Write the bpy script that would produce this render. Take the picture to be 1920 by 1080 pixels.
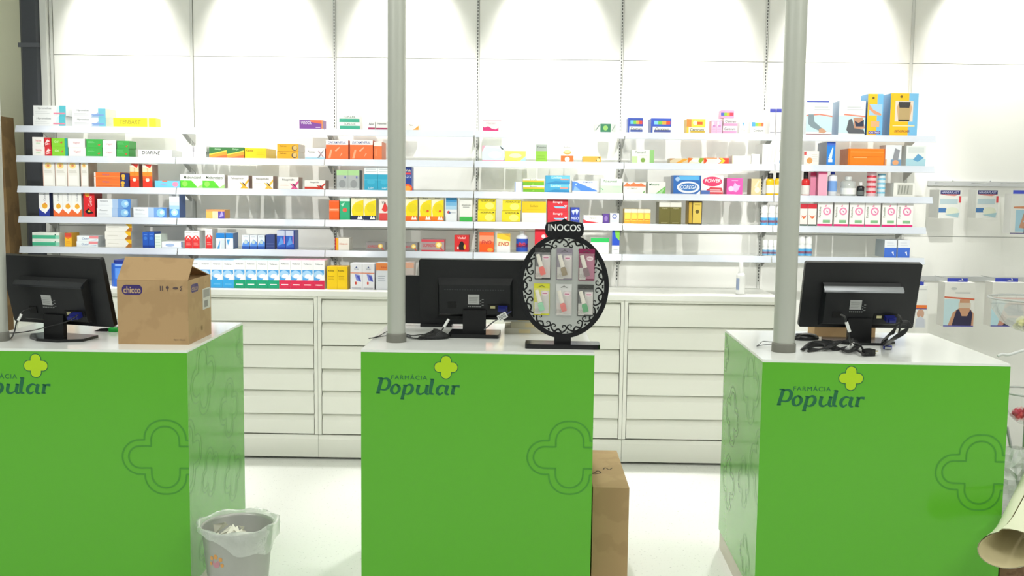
import bpy, math, random
from mathutils import Vector, Matrix
from math import sin, cos, pi, radians, sqrt, atan2
random.seed(7)
C = bpy.context.scene.collection
S = bpy.context.scene
for o in list(bpy.data.objects): bpy.data.objects.remove(o)

# ------------------------------------------------------------------ camera
F_PX, PITCH, ROLL, CAM_H, YAW = 1897.7, .0965, .0122, 1.611, -.0142
fw = Vector((sin(YAW)*cos(PITCH), cos(YAW)*cos(PITCH), -sin(PITCH)))
r0 = Vector((cos(YAW), -sin(YAW), 0)); u0 = r0.cross(fw)
rt = r0*cos(ROLL)+u0*sin(ROLL); up = -r0*sin(ROLL)+u0*cos(ROLL)
cd = bpy.data.cameras.new('camera'); cam = bpy.data.objects.new('camera', cd); C.objects.link(cam)
cd.sensor_width = 36; cd.lens = F_PX/1920*36; cd.clip_start = .05; cd.clip_end = 60
EYE = Vector((0, 0, CAM_H))
m = Matrix((rt, up, -fw)).transposed().to_4x4(); m.translation = EYE
cam.matrix_world = m
S.camera = cam
def ray(px, py): return fw + rt*((px-960)/F_PX) - up*((py-540)/F_PX)
def at(px, py, Y):
    d = ray(px, py); return EYE + d*(Y/d.y)
def atz(px, py, z):
    d = ray(px, py); return EYE + d*((z-CAM_H)/d.z)

# ------------------------------------------------------------------ world, lights, exposure
S.view_settings.view_transform = 'Standard'; S.view_settings.look = 'None'
S.view_settings.gamma = 1; S.view_settings.use_curve_mapping = False
S.view_settings.exposure = 0.0
W = bpy.data.worlds.new('world'); S.world = W; W.use_nodes = True
W.node_tree.nodes['Background'].inputs[0].default_value = (.95, 1, .96, 1)
W.node_tree.nodes['Background'].inputs[1].default_value = .40
WALL_Y, SHELF_Y, CAB_Y, X0 = 6.449, 6.12, 5.883, -2.124
def light(name, typ, loc, tgt, power, col=(1, .99, .945), **kw):
    ld = bpy.data.lights.new(name, typ); ld.energy = power; ld.color = col
    for k, v in kw.items(): setattr(ld, k, v)
    o = bpy.data.objects.new(name, ld); C.objects.link(o); o.location = loc
    o.rotation_euler = (Vector(tgt)-Vector(loc)).to_track_quat('-Z', 'Y').to_euler()
    return o
for i in range(7):                       # wall-washing spots, one for each bay
    x = X0-.45+.9*i
    light('bay_spot', 'SPOT', (x, 6.0, 3.26), (x, 6.0+.5, 3.26-.866), 92, spot_size=radians(60), spot_blend=.85, shadow_soft_size=.03)
for x in (-2.35, -1.55, -.1, .75, 1.9):  # track spots over the aisle aimed at the shelves
    light('track_spot', 'SPOT', (x, 3.5, 3.2), (x, 6.4, 1.62), 240, spot_size=radians(34), spot_blend=.7, shadow_soft_size=.03)
for i in range(5):                       # ceiling downlights over the aisle
    light('aisle_downlight', 'SPOT', (-2.6+1.35*i, 6.22, 3.26), (-2.6+1.35*i, 5.05, 0), 190, spot_size=radians(46), spot_blend=.5, shadow_soft_size=.08)
light('added_fill_light', 'AREA', (-.3, 3.3, 3.27), (-.3, 3.9, 0), 48, shape='RECTANGLE', size=5.6, size_y=.5)  # added area light, diffuse fill for the shelves and cabinets
for x in (-2.6, 2.5):                    # added fill lights above the camera side, brightening the outer counter fronts
    light('added_fill_light', 'AREA', (x, 1.2, 3.25), (x, 1.2, 0), 46, shape='RECTANGLE', size=1.2, size_y=.6)
light('counter_spot', 'SPOT', (1.9, 4.3, 3.2), (1.5, 4.2, 1), 30, spot_size=radians(50), spot_blend=.7, shadow_soft_size=.1)

# ------------------------------------------------------------------ materials
def lin(h):
    h = h.lstrip('#'); r = []
    for i in (0, 2, 4):
        c = int(h[i:i+2], 16)/255; r.append(c/12.92 if c <= .04045 else ((c+.055)/1.055)**2.4)
    return (*r, 1)
MC = {}
def mat(h, rough=.45, metal=0, trans=0, ior=1.45, spec=.5, alpha=1, bump=0, bscale=60, coat=0):
    k = (h, rough, metal, trans, ior, spec, alpha, bump, bscale, coat)
    if k in MC: return MC[k]
    M = bpy.data.materials.new('finish_'+h.strip('#')); M.use_nodes = True
    nt = M.node_tree; b = nt.nodes['Principled BSDF']
    b.inputs['Base Color'].default_value = lin(h); b.inputs['Roughness'].default_value = rough
    b.inputs['Metallic'].default_value = metal; b.inputs['Transmission Weight'].default_value = trans
    b.inputs['IOR'].default_value = ior; b.inputs['Specular IOR Level'].default_value = spec
    b.inputs['Alpha'].default_value = alpha; b.inputs['Coat Weight'].default_value = coat
    n = nt.nodes.new('ShaderNodeTexNoise'); n.inputs['Scale'].default_value = bscale
    tc = nt.nodes.new('ShaderNodeTexCoord'); nt.links.new(tc.outputs['Object'], n.inputs['Vector'])
    if bump:
        bm_ = nt.nodes.new('ShaderNodeBump'); bm_.inputs['Strength'].default_value = bump; bm_.inputs['Distance'].default_value = .01
        nt.links.new(n.outputs['Fac'], bm_.inputs['Height']); nt.links.new(bm_.outputs['Normal'], b.inputs['Normal'])
    else:
        mr = nt.nodes.new('ShaderNodeMapRange'); e_ = min(.04, rough*.12); mr.inputs['To Min'].default_value = rough-e_; mr.inputs['To Max'].default_value = rough+e_
        nt.links.new(n.outputs['Fac'], mr.inputs['Value']); nt.links.new(mr.outputs['Result'], b.inputs['Roughness'])
    MC[k] = M; return M
def speckled(name, base, dark, scale, thr, rough, bump=0):
    M = bpy.data.materials.new(name); M.use_nodes = True; nt = M.node_tree; b = nt.nodes['Principled BSDF']
    n = nt.nodes.new('ShaderNodeTexNoise'); n.inputs['Scale'].default_value = scale; n.inputs['Detail'].default_value = 3
    tc = nt.nodes.new('ShaderNodeTexCoord'); nt.links.new(tc.outputs['Object'], n.inputs['Vector'])
    r = nt.nodes.new('ShaderNodeValToRGB'); r.color_ramp.elements[0].position = thr-.06; r.color_ramp.elements[0].color = lin(dark)
    r.color_ramp.elements[1].position = thr; r.color_ramp.elements[1].color = lin(base)
    nt.links.new(n.outputs['Fac'], r.inputs['Fac']); nt.links.new(r.outputs['Color'], b.inputs['Base Color'])
    b.inputs['Roughness'].default_value = rough
    if bump:
        bb = nt.nodes.new('ShaderNodeBump'); bb.inputs['Strength'].default_value = bump; bb.inputs['Distance'].default_value = .004
        nt.links.new(n.outputs['Fac'], bb.inputs['Height']); nt.links.new(bb.outputs['Normal'], b.inputs['Normal'])
    return M
FLOOR = speckled('speckled_floor', '#eceeea', '#c3c6c2', 90, .36, .32)
CARD = speckled('cardboard', '#b5966c', '#ae8f66', 9, .5, .8, .05)
CARD_IN = speckled('cardboard_inside', '#a98a62', '#9a7c56', 35, .5, .85)
WHITE = mat('#f1f2ec', .4); PANELW = mat('#f3f3ee', .38); CABW = mat('#eeefe6', .35)
GREEN = mat('#5fb52f', .13, spec=.5); DKG = mat('#1f6b45', .4); LINEG = mat('#479a30', .3); LINES = mat('#57a92d', .16)
LIME = mat('#b6dc1e', .35); BLACK = mat('#0d0e10', .38); BLACKG = mat('#131416', .22)
GREY = mat('#b7bab1', .35, .12)

# ------------------------------------------------------------------ mesh building
_txt = {}
def text_mesh(s, shear=0, bold=0, space=1):
    k = (s, shear, bold, space)
    if k in _txt: return _txt[k]
    cu = bpy.data.curves.new('lettering', 'FONT'); cu.body = s; cu.resolution_u = 3; cu.shear = shear; cu.offset = bold; cu.space_character = space
    o = bpy.data.objects.new('lettering', cu); C.objects.link(o)
    dg = bpy.context.evaluated_depsgraph_get(); dg.update()
    me = bpy.data.meshes.new_from_object(o.evaluated_get(dg))
    vs = [(v.co.x, v.co.y) for v in me.vertices]; fs = [tuple(p.vertices) for p in me.polygons]
    bpy.data.objects.remove(o); bpy.data.curves.remove(cu); bpy.data.meshes.remove(me)
    if vs:
        a = min(v[0] for v in vs); b = max(v[0] for v in vs); c = min(v[1] for v in vs); d = max(v[1] for v in vs)
    else: a = b = c = d = 0
    r = (vs, fs, (a, b, c, d)); _txt[k] = r; return r

class MB:
    def __init__(s): s.v = []; s.f = []; s.mi = []; s.m = []; s.sm = []
    def mid(s, m):
        if m not in s.m: s.m.append(m)
        return s.m.index(m)
    def add(s, vs, fs, m, smooth=False):
        b = len(s.v); s.v += [tuple(v) for v in vs]; i = s.mid(m)
        for f in fs: s.f.append([b+k for k in f]); s.mi.append(i); s.sm.append(smooth)
    def box(s, a, b, m, bev=0):
        (x0, y0, z0), (x1, y1, z1) = a, b
        if bev:
            s.prism([(x0+bev, y0), (x1-bev, y0), (x1, y0+bev), (x1, y1-bev), (x1-bev, y1), (x0+bev, y1), (x0, y1-bev), (x0, y0+bev)], z0, z1, m); return
        v = [(x0, y0, z0), (x1, y0, z0), (x1, y1, z0), (x0, y1, z0), (x0, y0, z1), (x1, y0, z1), (x1, y1, z1), (x0, y1, z1)]
        s.add(v, [(0, 3, 2, 1), (4, 5, 6, 7), (0, 1, 5, 4), (1, 2, 6, 5), (2, 3, 7, 6), (3, 0, 4, 7)], m)
    def prism(s, pts, a, b, m, axis='z', smooth=False):
        n = len(pts)
        def q(p, t): return (p[0], p[1], t) if axis == 'z' else (p[0], t, p[1]) if axis == 'y' else (t, p[0], p[1])
        v = [q(p, a) for p in pts]+[q(p, b) for p in pts]
        s.add(v, [list(range(n))[::-1], [n+i for i in range(n)]], m)
        s.add(v, [(i, (i+1) % n, n+(i+1) % n, n+i) for i in range(n)], m, smooth)
    def lathe(s, prof, m, c=(0, 0, 0), n=24, sx=1, sy=1, smooth=True, caps=True):
        v = []
        for r, z in prof:
            for k in range(n):
                a = 2*pi*k/n; v.append((c[0]+r*cos(a)*sx, c[1]+r*sin(a)*sy, c[2]+z))
        f = []
        for j in range(len(prof)-1):
            for k in range(n): f.append((j*n+k, j*n+(k+1) % n, (j+1)*n+(k+1) % n, (j+1)*n+k))
        s.add(v, f, m, smooth)
        if caps: s.add(v, [list(range(n))[::-1], [(len(prof)-1)*n+k for k in range(n)]], m)
    def tube(s, pts, r, m, n=8, sub=6, rs=None):
        P = [Vector(p) for p in pts]
        if sub > 1 and len(P) > 2:
            Q = []
            for i in range(len(P)-1):
                a = P[max(i-1, 0)]; b = P[i]; c = P[i+1]; d = P[min(i+2, len(P)-1)]
                for k in range(sub):
                    t = k/sub; Q.append(.5*((2*b)+(c-a)*t+(2*a-5*b+4*c-d)*t*t+(3*b-a-3*c+d)*t**3))
            Q.append(P[-1]); P = Q
        v = []; nrm = None
        for i, p in enumerate(P):
            t = (P[min(i+1, len(P)-1)]-P[max(i-1, 0)]).normalized()
            if nrm is None: nrm = t.orthogonal().normalized()
            nrm = (nrm-t*nrm.dot(t)).normalized(); bn = t.cross(nrm)
            for k in range(n):
                a = 2*pi*k/n; v.append(p+(nrm*cos(a)+bn*sin(a))*r)
        f = [(i*n+k, i*n+(k+1) % n, (i+1)*n+(k+1) % n, (i+1)*n+k) for i in range(len(P)-1) for k in range(n)]
        s.add(v, f, m, True); s.add(v, [list(range(n))[::-1], [(len(P)-1)*n+k for k in range(n)]], m)
    def build(s, name, parent=None, loc=(0, 0, 0), rz=0, bevel=0):
        me = bpy.data.meshes.new(name); me.from_pydata(s.v, [], s.f)
        for m in s.m: me.materials.append(m)
        me.polygons.foreach_set('material_index', s.mi); me.polygons.foreach_set('use_smooth', s.sm); me.update()
        o = bpy.data.objects.new(name, me); C.objects.link(o); o.location = loc; o.rotation_euler = (0, 0, rz)
        if parent: o.parent = parent
        if bevel:
            b = o.modifiers.new('bevel', 'BEVEL'); b.width = bevel; b.segments = 2; b.limit_method = 'ANGLE'
        return o
def tag(o, label, cat, group=None, kind=None):
    o['label'] = label; o['category'] = cat
    if group: o['group'] = group
    if kind: o['kind'] = kind
    return o
def thing(name, label, cat, loc=(0, 0, 0), rz=0, group=None, rx=0):
    o = bpy.data.objects.new(name, None); C.objects.link(o); o.location = loc; o.rotation_euler = (rx, 0, rz); o.empty_display_size = .05
    return tag(o, label, cat, group)
def struct(o, label, cat): return tag(o, label, cat, None, 'structure')

# flat drawing on a plane: frame = (origin, u vector, v vector, normal)
class Face:
    def __init__(s, mb, o, u, v, n): s.mb = mb; s.o = Vector(o); s.u = Vector(u); s.v = Vector(v); s.n = Vector(n); s.k = 0
    def P(s, x, y, e=0): return s.o+s.u*x+s.v*y+s.n*(.0003+.00013*(s.k+e))
    def poly(s, pts, m): s.k += 1; s.mb.add([s.P(*p) for p in pts], [list(range(len(pts)))], m)
    def rect(s, a, b, c, d, m): s.poly([(a, b), (c, b), (c, d), (a, d)], m)
    def disc(s, x, y, rx, ry, m, n=20): s.poly([(x+rx*cos(2*pi*i/n), y+ry*sin(2*pi*i/n)) for i in range(n)], m)
    def ribbon(s, pts, w, m, closed=False, lim=None):
        s.k += 1; n = len(pts); L = []
        for i in range(n):
            a = pts[(i-1) % n] if closed else pts[max(i-1, 0)]; b = pts[(i+1) % n] if closed else pts[min(i+1, n-1)]
            dx, dy = b[0]-a[0], b[1]-a[1]; l = sqrt(dx*dx+dy*dy) or 1; ww = (w[i] if isinstance(w, (list, tuple)) else w)/2
            L.append(((pts[i][0]-dy/l*ww, pts[i][1]+dx/l*ww), (pts[i][0]+dy/l*ww, pts[i][1]-dx/l*ww)))
        vs = []; fs = []
        for i in range(n if closed else n-1):
            j = (i+1) % n; q = [L[i][1], L[j][1], L[j][0], L[i][0]]
            if lim and not all(lim[0] <= p[0] <= lim[1] and lim[2] <= p[1] <= lim[3] for p in q): continue
            b = len(vs); vs += [s.P(*p) for p in q]; fs.append((b, b+1, b+2, b+3))
        if fs: s.mb.add(vs, fs, m)
    def text(s, t, x, y, h, m, wmax=None, shear=0, bold=0, width=None, align='c', space=1):
        vs, fs, (a, b, c, d) = text_mesh(t, shear, bold, space)
        if not vs: return
        s.k += 1; sy = h/(d-c); sx = sy
        if wmax and (b-a)*sx > wmax: sx = wmax/(b-a)
        if width: sx = width/(b-a)
        ox = x-(a+b)/2*sx if align == 'c' else x-a*sx
        s.mb.add([s.P(ox+p[0]*sx, y-(c+d)/2*sy+p[1]*sy) for p in vs], fs, m)
def smooth_pts(P, sub=6, closed=False):
    Q = []; n = len(P)
    for i in range(n if closed else n-1):
        if closed: a, b, c, d = P[(i-1) % n], P[i], P[(i+1) % n], P[(i+2) % n]
        else: a, b, c, d = P[max(i-1, 0)], P[i], P[i+1], P[min(i+2, n-1)]
        for k in range(sub):
            t = k/sub
            Q.append(tuple(.5*(2*b[j]+(c[j]-a[j])*t+(2*a[j]-5*b[j]+4*c[j]-d[j])*t*t+(3*b[j]-a[j]-3*c[j]+d[j])*t**3) for j in range(len(b))))
    if not closed: Q.append(tuple(P[-1]))
    return Q
def cross_pts(cx, cy, L, w, r, rot=0, Lh=None, wh=None, dense=.004):
    """plus outline with rounded arm ends: L arm length, w half width of the arms, r end radius"""
    Lh = Lh or L; wh = wh or w; P = []
    def arc(x, y, a0, a1, rr): 
        for k in range(9):
            a = a0+(a1-a0)*k/8; P.append((x+rr*cos(a), y+rr*sin(a)))
    r1 = min(r, w); r2 = min(r, wh)
    arc(w-r1, L-r1, 0, pi/2, r1); arc(-w+r1, L-r1, pi/2, pi, r1); P.append((-w, wh))
    arc(-Lh+r2, wh-r2, pi/2, pi, r2); arc(-Lh+r2, -wh+r2, pi, 1.5*pi, r2); P.append((-w, -wh))
    arc(-w+r1, -L+r1, pi, 1.5*pi, r1); arc(w-r1, -L+r1, 1.5*pi, 2*pi, r1); P.append((w, -wh))
    arc(Lh-r2, -wh+r2, -pi/2, 0, r2); arc(Lh-r2, wh-r2, 0, pi/2, r2); P.append((w, wh))
    Q = []
    for i in range(len(P)):
        a, b = P[i], P[(i+1) % len(P)]; d = math.dist(a, b); n = max(1, int(d/dense))
        if d < 1e-6: continue
        for k in range(n): Q.append((a[0]+(b[0]-a[0])*k/n, a[1]+(b[1]-a[1])*k/n))
    return [(cx+x*cos(rot)-y*sin(rot), cy+x*sin(rot)+y*cos(rot)) for x, y in Q]

# ------------------------------------------------------------------ room
b = MB(); b.box((-5.2, -1.5, -.1), (5, 6.9, 0), FLOOR); struct(b.build('floor'), 'pale speckled shop floor, brightest in the aisle', 'floor')
b = MB(); b.box((-5.2, -1.5, 3.3), (5, 6.9, 3.4), WHITE); struct(b.build('ceiling'), 'white shop ceiling', 'ceiling')
ZSEAM = at(450, 106, WALL_Y).z
b = MB()
b.box((X0-.9, WALL_Y+.012, 0), (4.4, WALL_Y+.1, 3.3), mat('#8d8e88', .6))
for i in range(8):
    xa = X0-.9+.9*i
    for z0, z1 in ((.0, 1.35), (1.353, ZSEAM-.0015), (ZSEAM+.0015, 3.3)):
        b.box((xa+.0015, WALL_Y, z0), (min(xa+.8985, 4.4), WALL_Y+.0125, z1), PANELW)
struct(b.build('wall_back'), 'white panelled back wall behind the shelves', 'wall')
b = MB(); b.box((-5.2, 6.62, 0), (X0-.9, 6.72, 3.3), mat('#e2e2c6', .7, bump=.15, bscale=8)); struct(b.build('wall_left'), 'plain beige wall left of the white panels', 'wall')
b = MB(); b.box((4.4, -1.5, 0), (4.5, 6.9, 3.3), WHITE); struct(b.build('wall_right'), 'white side wall', 'wall')
# dark steel column and white end profile
xa = at(51, 100, 6.5).x; xb = at(77, 100, 6.42).x
b = MB(); b.prism([(xa, 6.42), (xa+.02, 6.40), (xb-.02, 6.40), (xb, 6.42), (xb, 6.60), (xa, 6.60)], 0, 3.3, mat('#43464c', .5))
zc = at(60, 85, 6.42).z; b.box((xa-.004, 6.392, zc-.015), (xb+.002, 6.40, zc+.012), mat('#5a5d63', .5))
tag(b.build('steel_column'), 'dark grey steel column at the left end of the white panels', 'column')
b = MB(); b.box((xb+.002, 6.41, 0), (X0-.9-.001, WALL_Y+.1, 3.3), mat('#d9dad6', .4)); struct(b.build('trim_1'), 'pale end profile of the wall panelling', 'trim')
# slotted uprights
for i in range(7):
    x = X0-.9+.9*i; b = MB()
    if i == 0: x += .016
    b.box((x-.008, WALL_Y-.008, 0), (x+.008, WALL_Y-.0005, 3.3), mat('#d9dad6', .35, .1))
    b.box((x+.0082, WALL_Y-.004, 0), (x+.0105, WALL_Y-.0005, 3.3), mat('#77786f', .5))
    z = 1.05 if 1 < i < 6 else 3.3
    while z < 3.28:
        b.box((x-.0028, WALL_Y-.0086, z), (x+.0028, WALL_Y-.0078, z+.013), mat('#4a4a4a', .6)); z += .020
    struct(b.build('trim_%d' % (i+2)), ['far left', 'second', 'third', 'fourth', 'fifth', 'sixth', 'last'][i]+' slotted metal shelf upright on the white wall', 'shelf upright')
# cardboard sheets leaning at the far left edge
b = MB(); p0 = at(-70, 218, 6.22); p1 = at(2, 218, 6.22); q1 = at(22, 520, 6.22)
b.prism([(p0.x, 0), (q1.x+.02, 0), (q1.x, q1.z), (p1.x, p1.z), (p0.x, p1.z+.01)], 6.22, 6.37, speckled('brown_board', '#8d7048', '#7c6240', 6, .5, .8), 'y')
tag(b.build('cardboard_pack'), 'tall brown cardboard pack standing at the far left edge', 'cardboard')

# ------------------------------------------------------------------ drawer cabinets
def zc_at(y, x=600): return at(x, y, CAB_Y-.02).z
HW = 1.009
rowz = [zc_at(y) for y in (561, 605, 648, 692, 734, 778, 816)]
DN = ['far left', 'left', 'middle', 'right of middle', 'rightmost']
CL = ['far left white drawer cabinet, mostly behind the left counter', 'white drawer cabinet between the left and middle green counters, left unit',
      'white drawer cabinet with one drawer slightly open, left of the middle counter', 'white drawer cabinet just right of the middle counter, behind the oval sign',
      'rightmost white drawer cabinet, below the lone white bottle']
for i in range(5):
    xa = X0-.9+.9*i; t = thing('drawer_cabinet', CL[i], 'cabinet', (xa+.45, CAB_Y, 0), 0, 'white drawer cabinets under the shelves')
    b = MB(); xs, xe, dp = -.449, .449, WALL_Y-.01-CAB_Y
    b.box((xs, .03, .16), (xe, dp, HW-.031), mat('#d5d6cd', .5))
    b.box((xs, .0, rowz[6]), (xs+.02, .03, HW-.031), CABW); b.box((xe-.02, 0, rowz[6]), (xe, .03, HW-.031), CABW)
    b.box((xs+.02, 0, rowz[0]+.002), (xe-.02, .03, HW-.031), CABW)
    b.build('carcass', t)
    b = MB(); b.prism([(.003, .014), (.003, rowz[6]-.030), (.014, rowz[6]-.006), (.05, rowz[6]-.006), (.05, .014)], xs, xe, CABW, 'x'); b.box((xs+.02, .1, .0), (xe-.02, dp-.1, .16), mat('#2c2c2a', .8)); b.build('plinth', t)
    for j in range(6):
        z1, z0 = rowz[j], rowz[j+1]-(.002 if j < 5 else 0)
        off = -.012 if (i == 2 and j == 2) else 0
        d = MB(); g = .036
        d.prism([(off+.001, z0+.004), (off+.001, z1-g), (off+.024, z1-.007), (.029, z1-.007), (.029, z0+.004)], xs+.024, xe-.024, CABW, 'x')
        d.build('drawer', t)
b = MB(); b.box((X0-.9, CAB_Y-.012, HW-.03), (X0+3.6-.03, WALL_Y-.009, HW), WHITE)
b.prism([(X0+3.6-.03, CAB_Y-.012), (X0+3.6-.008, CAB_Y+.006), (X0+3.6, CAB_Y+.04), (X0+3.6, WALL_Y-.009), (X0+3.6-.03, WALL_Y-.009)], HW-.03, HW, WHITE)
tag(b.build('worktop'), 'long white worktop on the drawer cabinets below the shelves', 'worktop')

# ------------------------------------------------------------------ shelves
LZ = [at(986, y, SHELF_Y).z for y in (246, 302.5, 360, 417, 474)]
ORD = ['top', 'second', 'third', 'fourth', 'fifth']; BAY = ['far left', 'second', 'third', 'fourth', 'fifth', 'rightmost']
LIP = mat('#dde3ee', .12, spec=.6, alpha=.78); BOARD = mat('#e4f0ee', .08, spec=.6, alpha=.11); BRK = mat('#b9bab6', .4, .2)
for L, z in enumerate(LZ):
    for i in range(6):
        xa = X0-.9+.9*i+.003; xb = xa+.894
        if i == 0: xa -= .07
        if i == 5: xb += .05-.03*(L > 2)
        t = thing('wall_shelf', '%s shelf down, in the %s bay of the white wall' % (['first', 'second', 'third', 'fourth', 'fifth'][L], BAY[i]), 'shelf', ((xa+xb)/2, SHELF_Y, z), 0, 'white wall shelves')
        h = (xb-xa)/2
        b = MB(); b.box((-h, .004, -.014), (h, WALL_Y-SHELF_Y-.012, 0), BOARD); b.build('board', t)
        b = MB(); b.prism([(.0, 0), (-.012, -.038), (-.010, -.040), (.003, -.004), (.003, 0)], -h, h, LIP, 'x'); b.build('price_strip', t)
        for s_ in (-1, 1):
            xx = s_*(h-.012) + (.07 if (i == 0 and s_ < 0) else 0) - (.05 if (i == 5 and s_ > 0) else 0)
            b = MB(); b.prism([(.12, -.015), (WALL_Y-SHELF_Y-.011, -.015), (WALL_Y-SHELF_Y-.011, -.085), (WALL_Y-SHELF_Y-.03, -.085)], xx-.002, xx+.002, BRK, 'x'); b.build('bracket', t)

# ------------------------------------------------------------------ counters
def popular(fc, x, y, k, m):
    def st(P, w):
        fc.k = 0
        if len(P) > 2: Q = smooth_pts([(*p, ww) for p, ww in zip(P, w)], 6)
        else: Q = [(*p, ww) for p, ww in zip(P, w)]
        fc.ribbon([(x+q[0]*k, y+q[1]*k) for q in Q], [q[2]*k for q in Q], m)
    st([(62, 168), (18, 2)], [36, 36]); st([(20, 164), (70, 164)], [15, 15]); st([(0, 5), (42, 5)], [13, 13])
    st([(60, 152), (112, 160), (142, 128), (132, 74), (96, 42), (46, 44)], [12, 24, 36, 34, 20, 12])
    st([(243, 78), (205, 98), (168, 60), (168, 18), (200, -2), (236, 22), (247, 62), (226, 93), (205, 98)], [20, 16, 32, 34, 16, 26, 34, 24, 16])
    st([(312, 96), (276, -58)], [34, 34]); st([(285, 92), (322, 92)], [12, 12]); st([(258, -54), (300, -54)], [12, 12])
    st([(305, 68), (342, 97), (376, 92), (386, 54), (364, 12), (328, -4), (292, 10)], [10, 18, 28, 36, 30, 16, 10])
    st([(455, 97), (440, 40), (446, 8), (478, -2), (520, 26)], [34, 34, 30, 18, 10]); st([(430, 92), (468, 92)], [12, 12])
    st([(548, 98), (532, 30), (538, 4), (566, 0)], [34, 34, 26, 12]); st([(524, 92), (560, 92)], [12, 12])
    st([(602, 166), (578, 40), (584, 8), (614, 0)], [36, 36, 28, 12]); st([(572, 161), (614, 161)], [13, 13])
    st([(742, 84), (700, 97), (658, 66), (650, 22), (676, -2), (712, 20)], [14, 18, 32, 34, 22, 12])
    st([(762, 98), (742, 30), (750, 4), (776, 0)], [34, 34, 26, 12])
    st([(830, 98), (808, 0)], [34, 34]); st([(792, 4), (838, 4)], [12, 12]); st([(800, 92), (836, 92)], [12, 12])
    st([(822, 66), (846, 90), (888, 88)], [12, 20, 28])
def dcross(fc, cx, cy, s_, m, lim, rot=0):
    fc.k = 0
    fc.ribbon(cross_pts(cx, cy, .142*s_, .078*s_, .07*s_, rot, .162*s_, .066*s_), .0062, m, True, lim)
    fc.ribbon(cross_pts(cx, cy, .118*s_, .053*s_, .052*s_, rot, .138*s_, .042*s_), .0062, m, True, lim)
def counter(x, y, ang, w, d, label, left_origin=True, crosses=()):
    t = thing('checkout_counter', label, 'counter', (x, y, 0), ang, 'green checkout counters')
    if not left_origin: xo = -w
    else: xo = 0
    h = 1.0; zb = .085; zt = h-.010
    b = MB(); b.box((xo+.001, .001, zt+.0002), (xo+w-.001, d-.001, h), mat('#f2f5f2', .12)); b.build('counter_top', t)
    b = MB(); b.box((xo, 0, zb), (xo+w, .018, zt), GREEN)
    fc = Face(b, (xo, 0, 0), (1, 0, 0), (0, 0, 1), (0, -1, 0))
    fp = b.build('front_panel', t)
    b = MB(); fc = Face(b, (xo, 0, 0), (1, 0, 0), (0, 0, 1), (0, -1, 0)); dcross(fc, w-.088, .592, 1, LINEG, (0, w-.0005, 0, 1)); b.build('cross_outline', fp)
    b = MB(); fc = Face(b, (xo, 0, 0), (1, 0, 0), (0, 0, 1), (0, -1, 0)); popular(fc, .058, .831, .00036, DKG)
    fc.text('FARMÁCIA', .185, .8965, .0205, DKG, width=.137, space=1.15)
    b.build('lettering', fp)
    b = MB(); fc = Face(b, (xo, 0, 0), (1, 0, 0), (0, 0, 1), (0, -1, 0))
    fc.poly(cross_pts(.325, .936, .0465, .0215, .021, dense=.05), DKG); fc.poly(cross_pts(.325, .936, .0435, .0185, .018, dense=.05), LIME)
    o = b.build('cross_emblem', fp); o['label'] = 'lime green cross with dark outline'
    for sx in (0, 1):
        b = MB(); xx = xo if sx == 0 else xo+w-.018
        b.box((xx, .0185, zb), (xx+.018, d, zt), GREEN)
        if sx == 0: fc = Face(b, (xo, d, 0), (0, -1, 0), (0, 0, 1), (-1, 0, 0))
        else: fc = Face(b, (xo+w, 0, 0), (0, 1, 0), (0, 0, 1), (1, 0, 0))
        for (cu, cz, cs, cr) in crosses: dcross(fc, cu if sx else d-cu, cz, cs, LINES, (.002, d-.002, zb+.005, zt-.003), cr)
        b.build('side_panel', t)
    b = MB(); b.box((xo+.019, d-.03, zb), (xo+w-.019, d-.012, zt-.03), mat('#e9eae4', .4)); b.build('back_panel', t)
    b = MB(); b.box((xo+.004, .012, 0), (xo+w-.004, d-.006, zb), mat('#d8d5c8', .5)); b.build('plinth', t)
    return t
CR = [(.20, .855, 1.0, .12), (.56, .66, .9, -.05), (.0, .592, 1.0, 0), (.27, .46, .72, .25), (.60, .36, .85, .1), (.78, .9, .6, .1), (.2, .18, .6, 0)]
counter(-1.264, 3.72, .0194, .89, .80, 'left green checkout counter with an open cardboard carton on top', False, CR)
counter(-.6267, 3.805, -.0041, .889, .80, 'middle green checkout counter with an oval black sign on top', True, CR)
counter(.8749, 3.7025, -.0207, .90, .80, 'right green checkout counter with coiled cables on top', True, CR)

def pole(px, py, wpx, label):
    p = atz(px, py, 1.0); r = wpx/2/F_PX*p.y
    t = thing('support_pole', label, 'pole', (p.x, p.y+r, 1.0), 0, 'grey poles on the counters')
    b = MB(); b.lathe([(r, .001), (r, 2.295)], GREY, n=32); b.build('tube', t)
    b = MB(); b.lathe([(r*1.13, 0), (r*1.13, .030), (r*1.05, .036), (r*1.001, .036)], mat('#77776f', .5), n=32, caps=False); b.build('base_collar', t)
pole(741, 643, 34, 'grey metal pole rising from the middle green counter')
pole(1474, 662, 40, 'grey metal pole rising from the right green counter')
pole(-9, 641, 32, 'grey metal pole at the left picture edge, on the left green counter')

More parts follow.
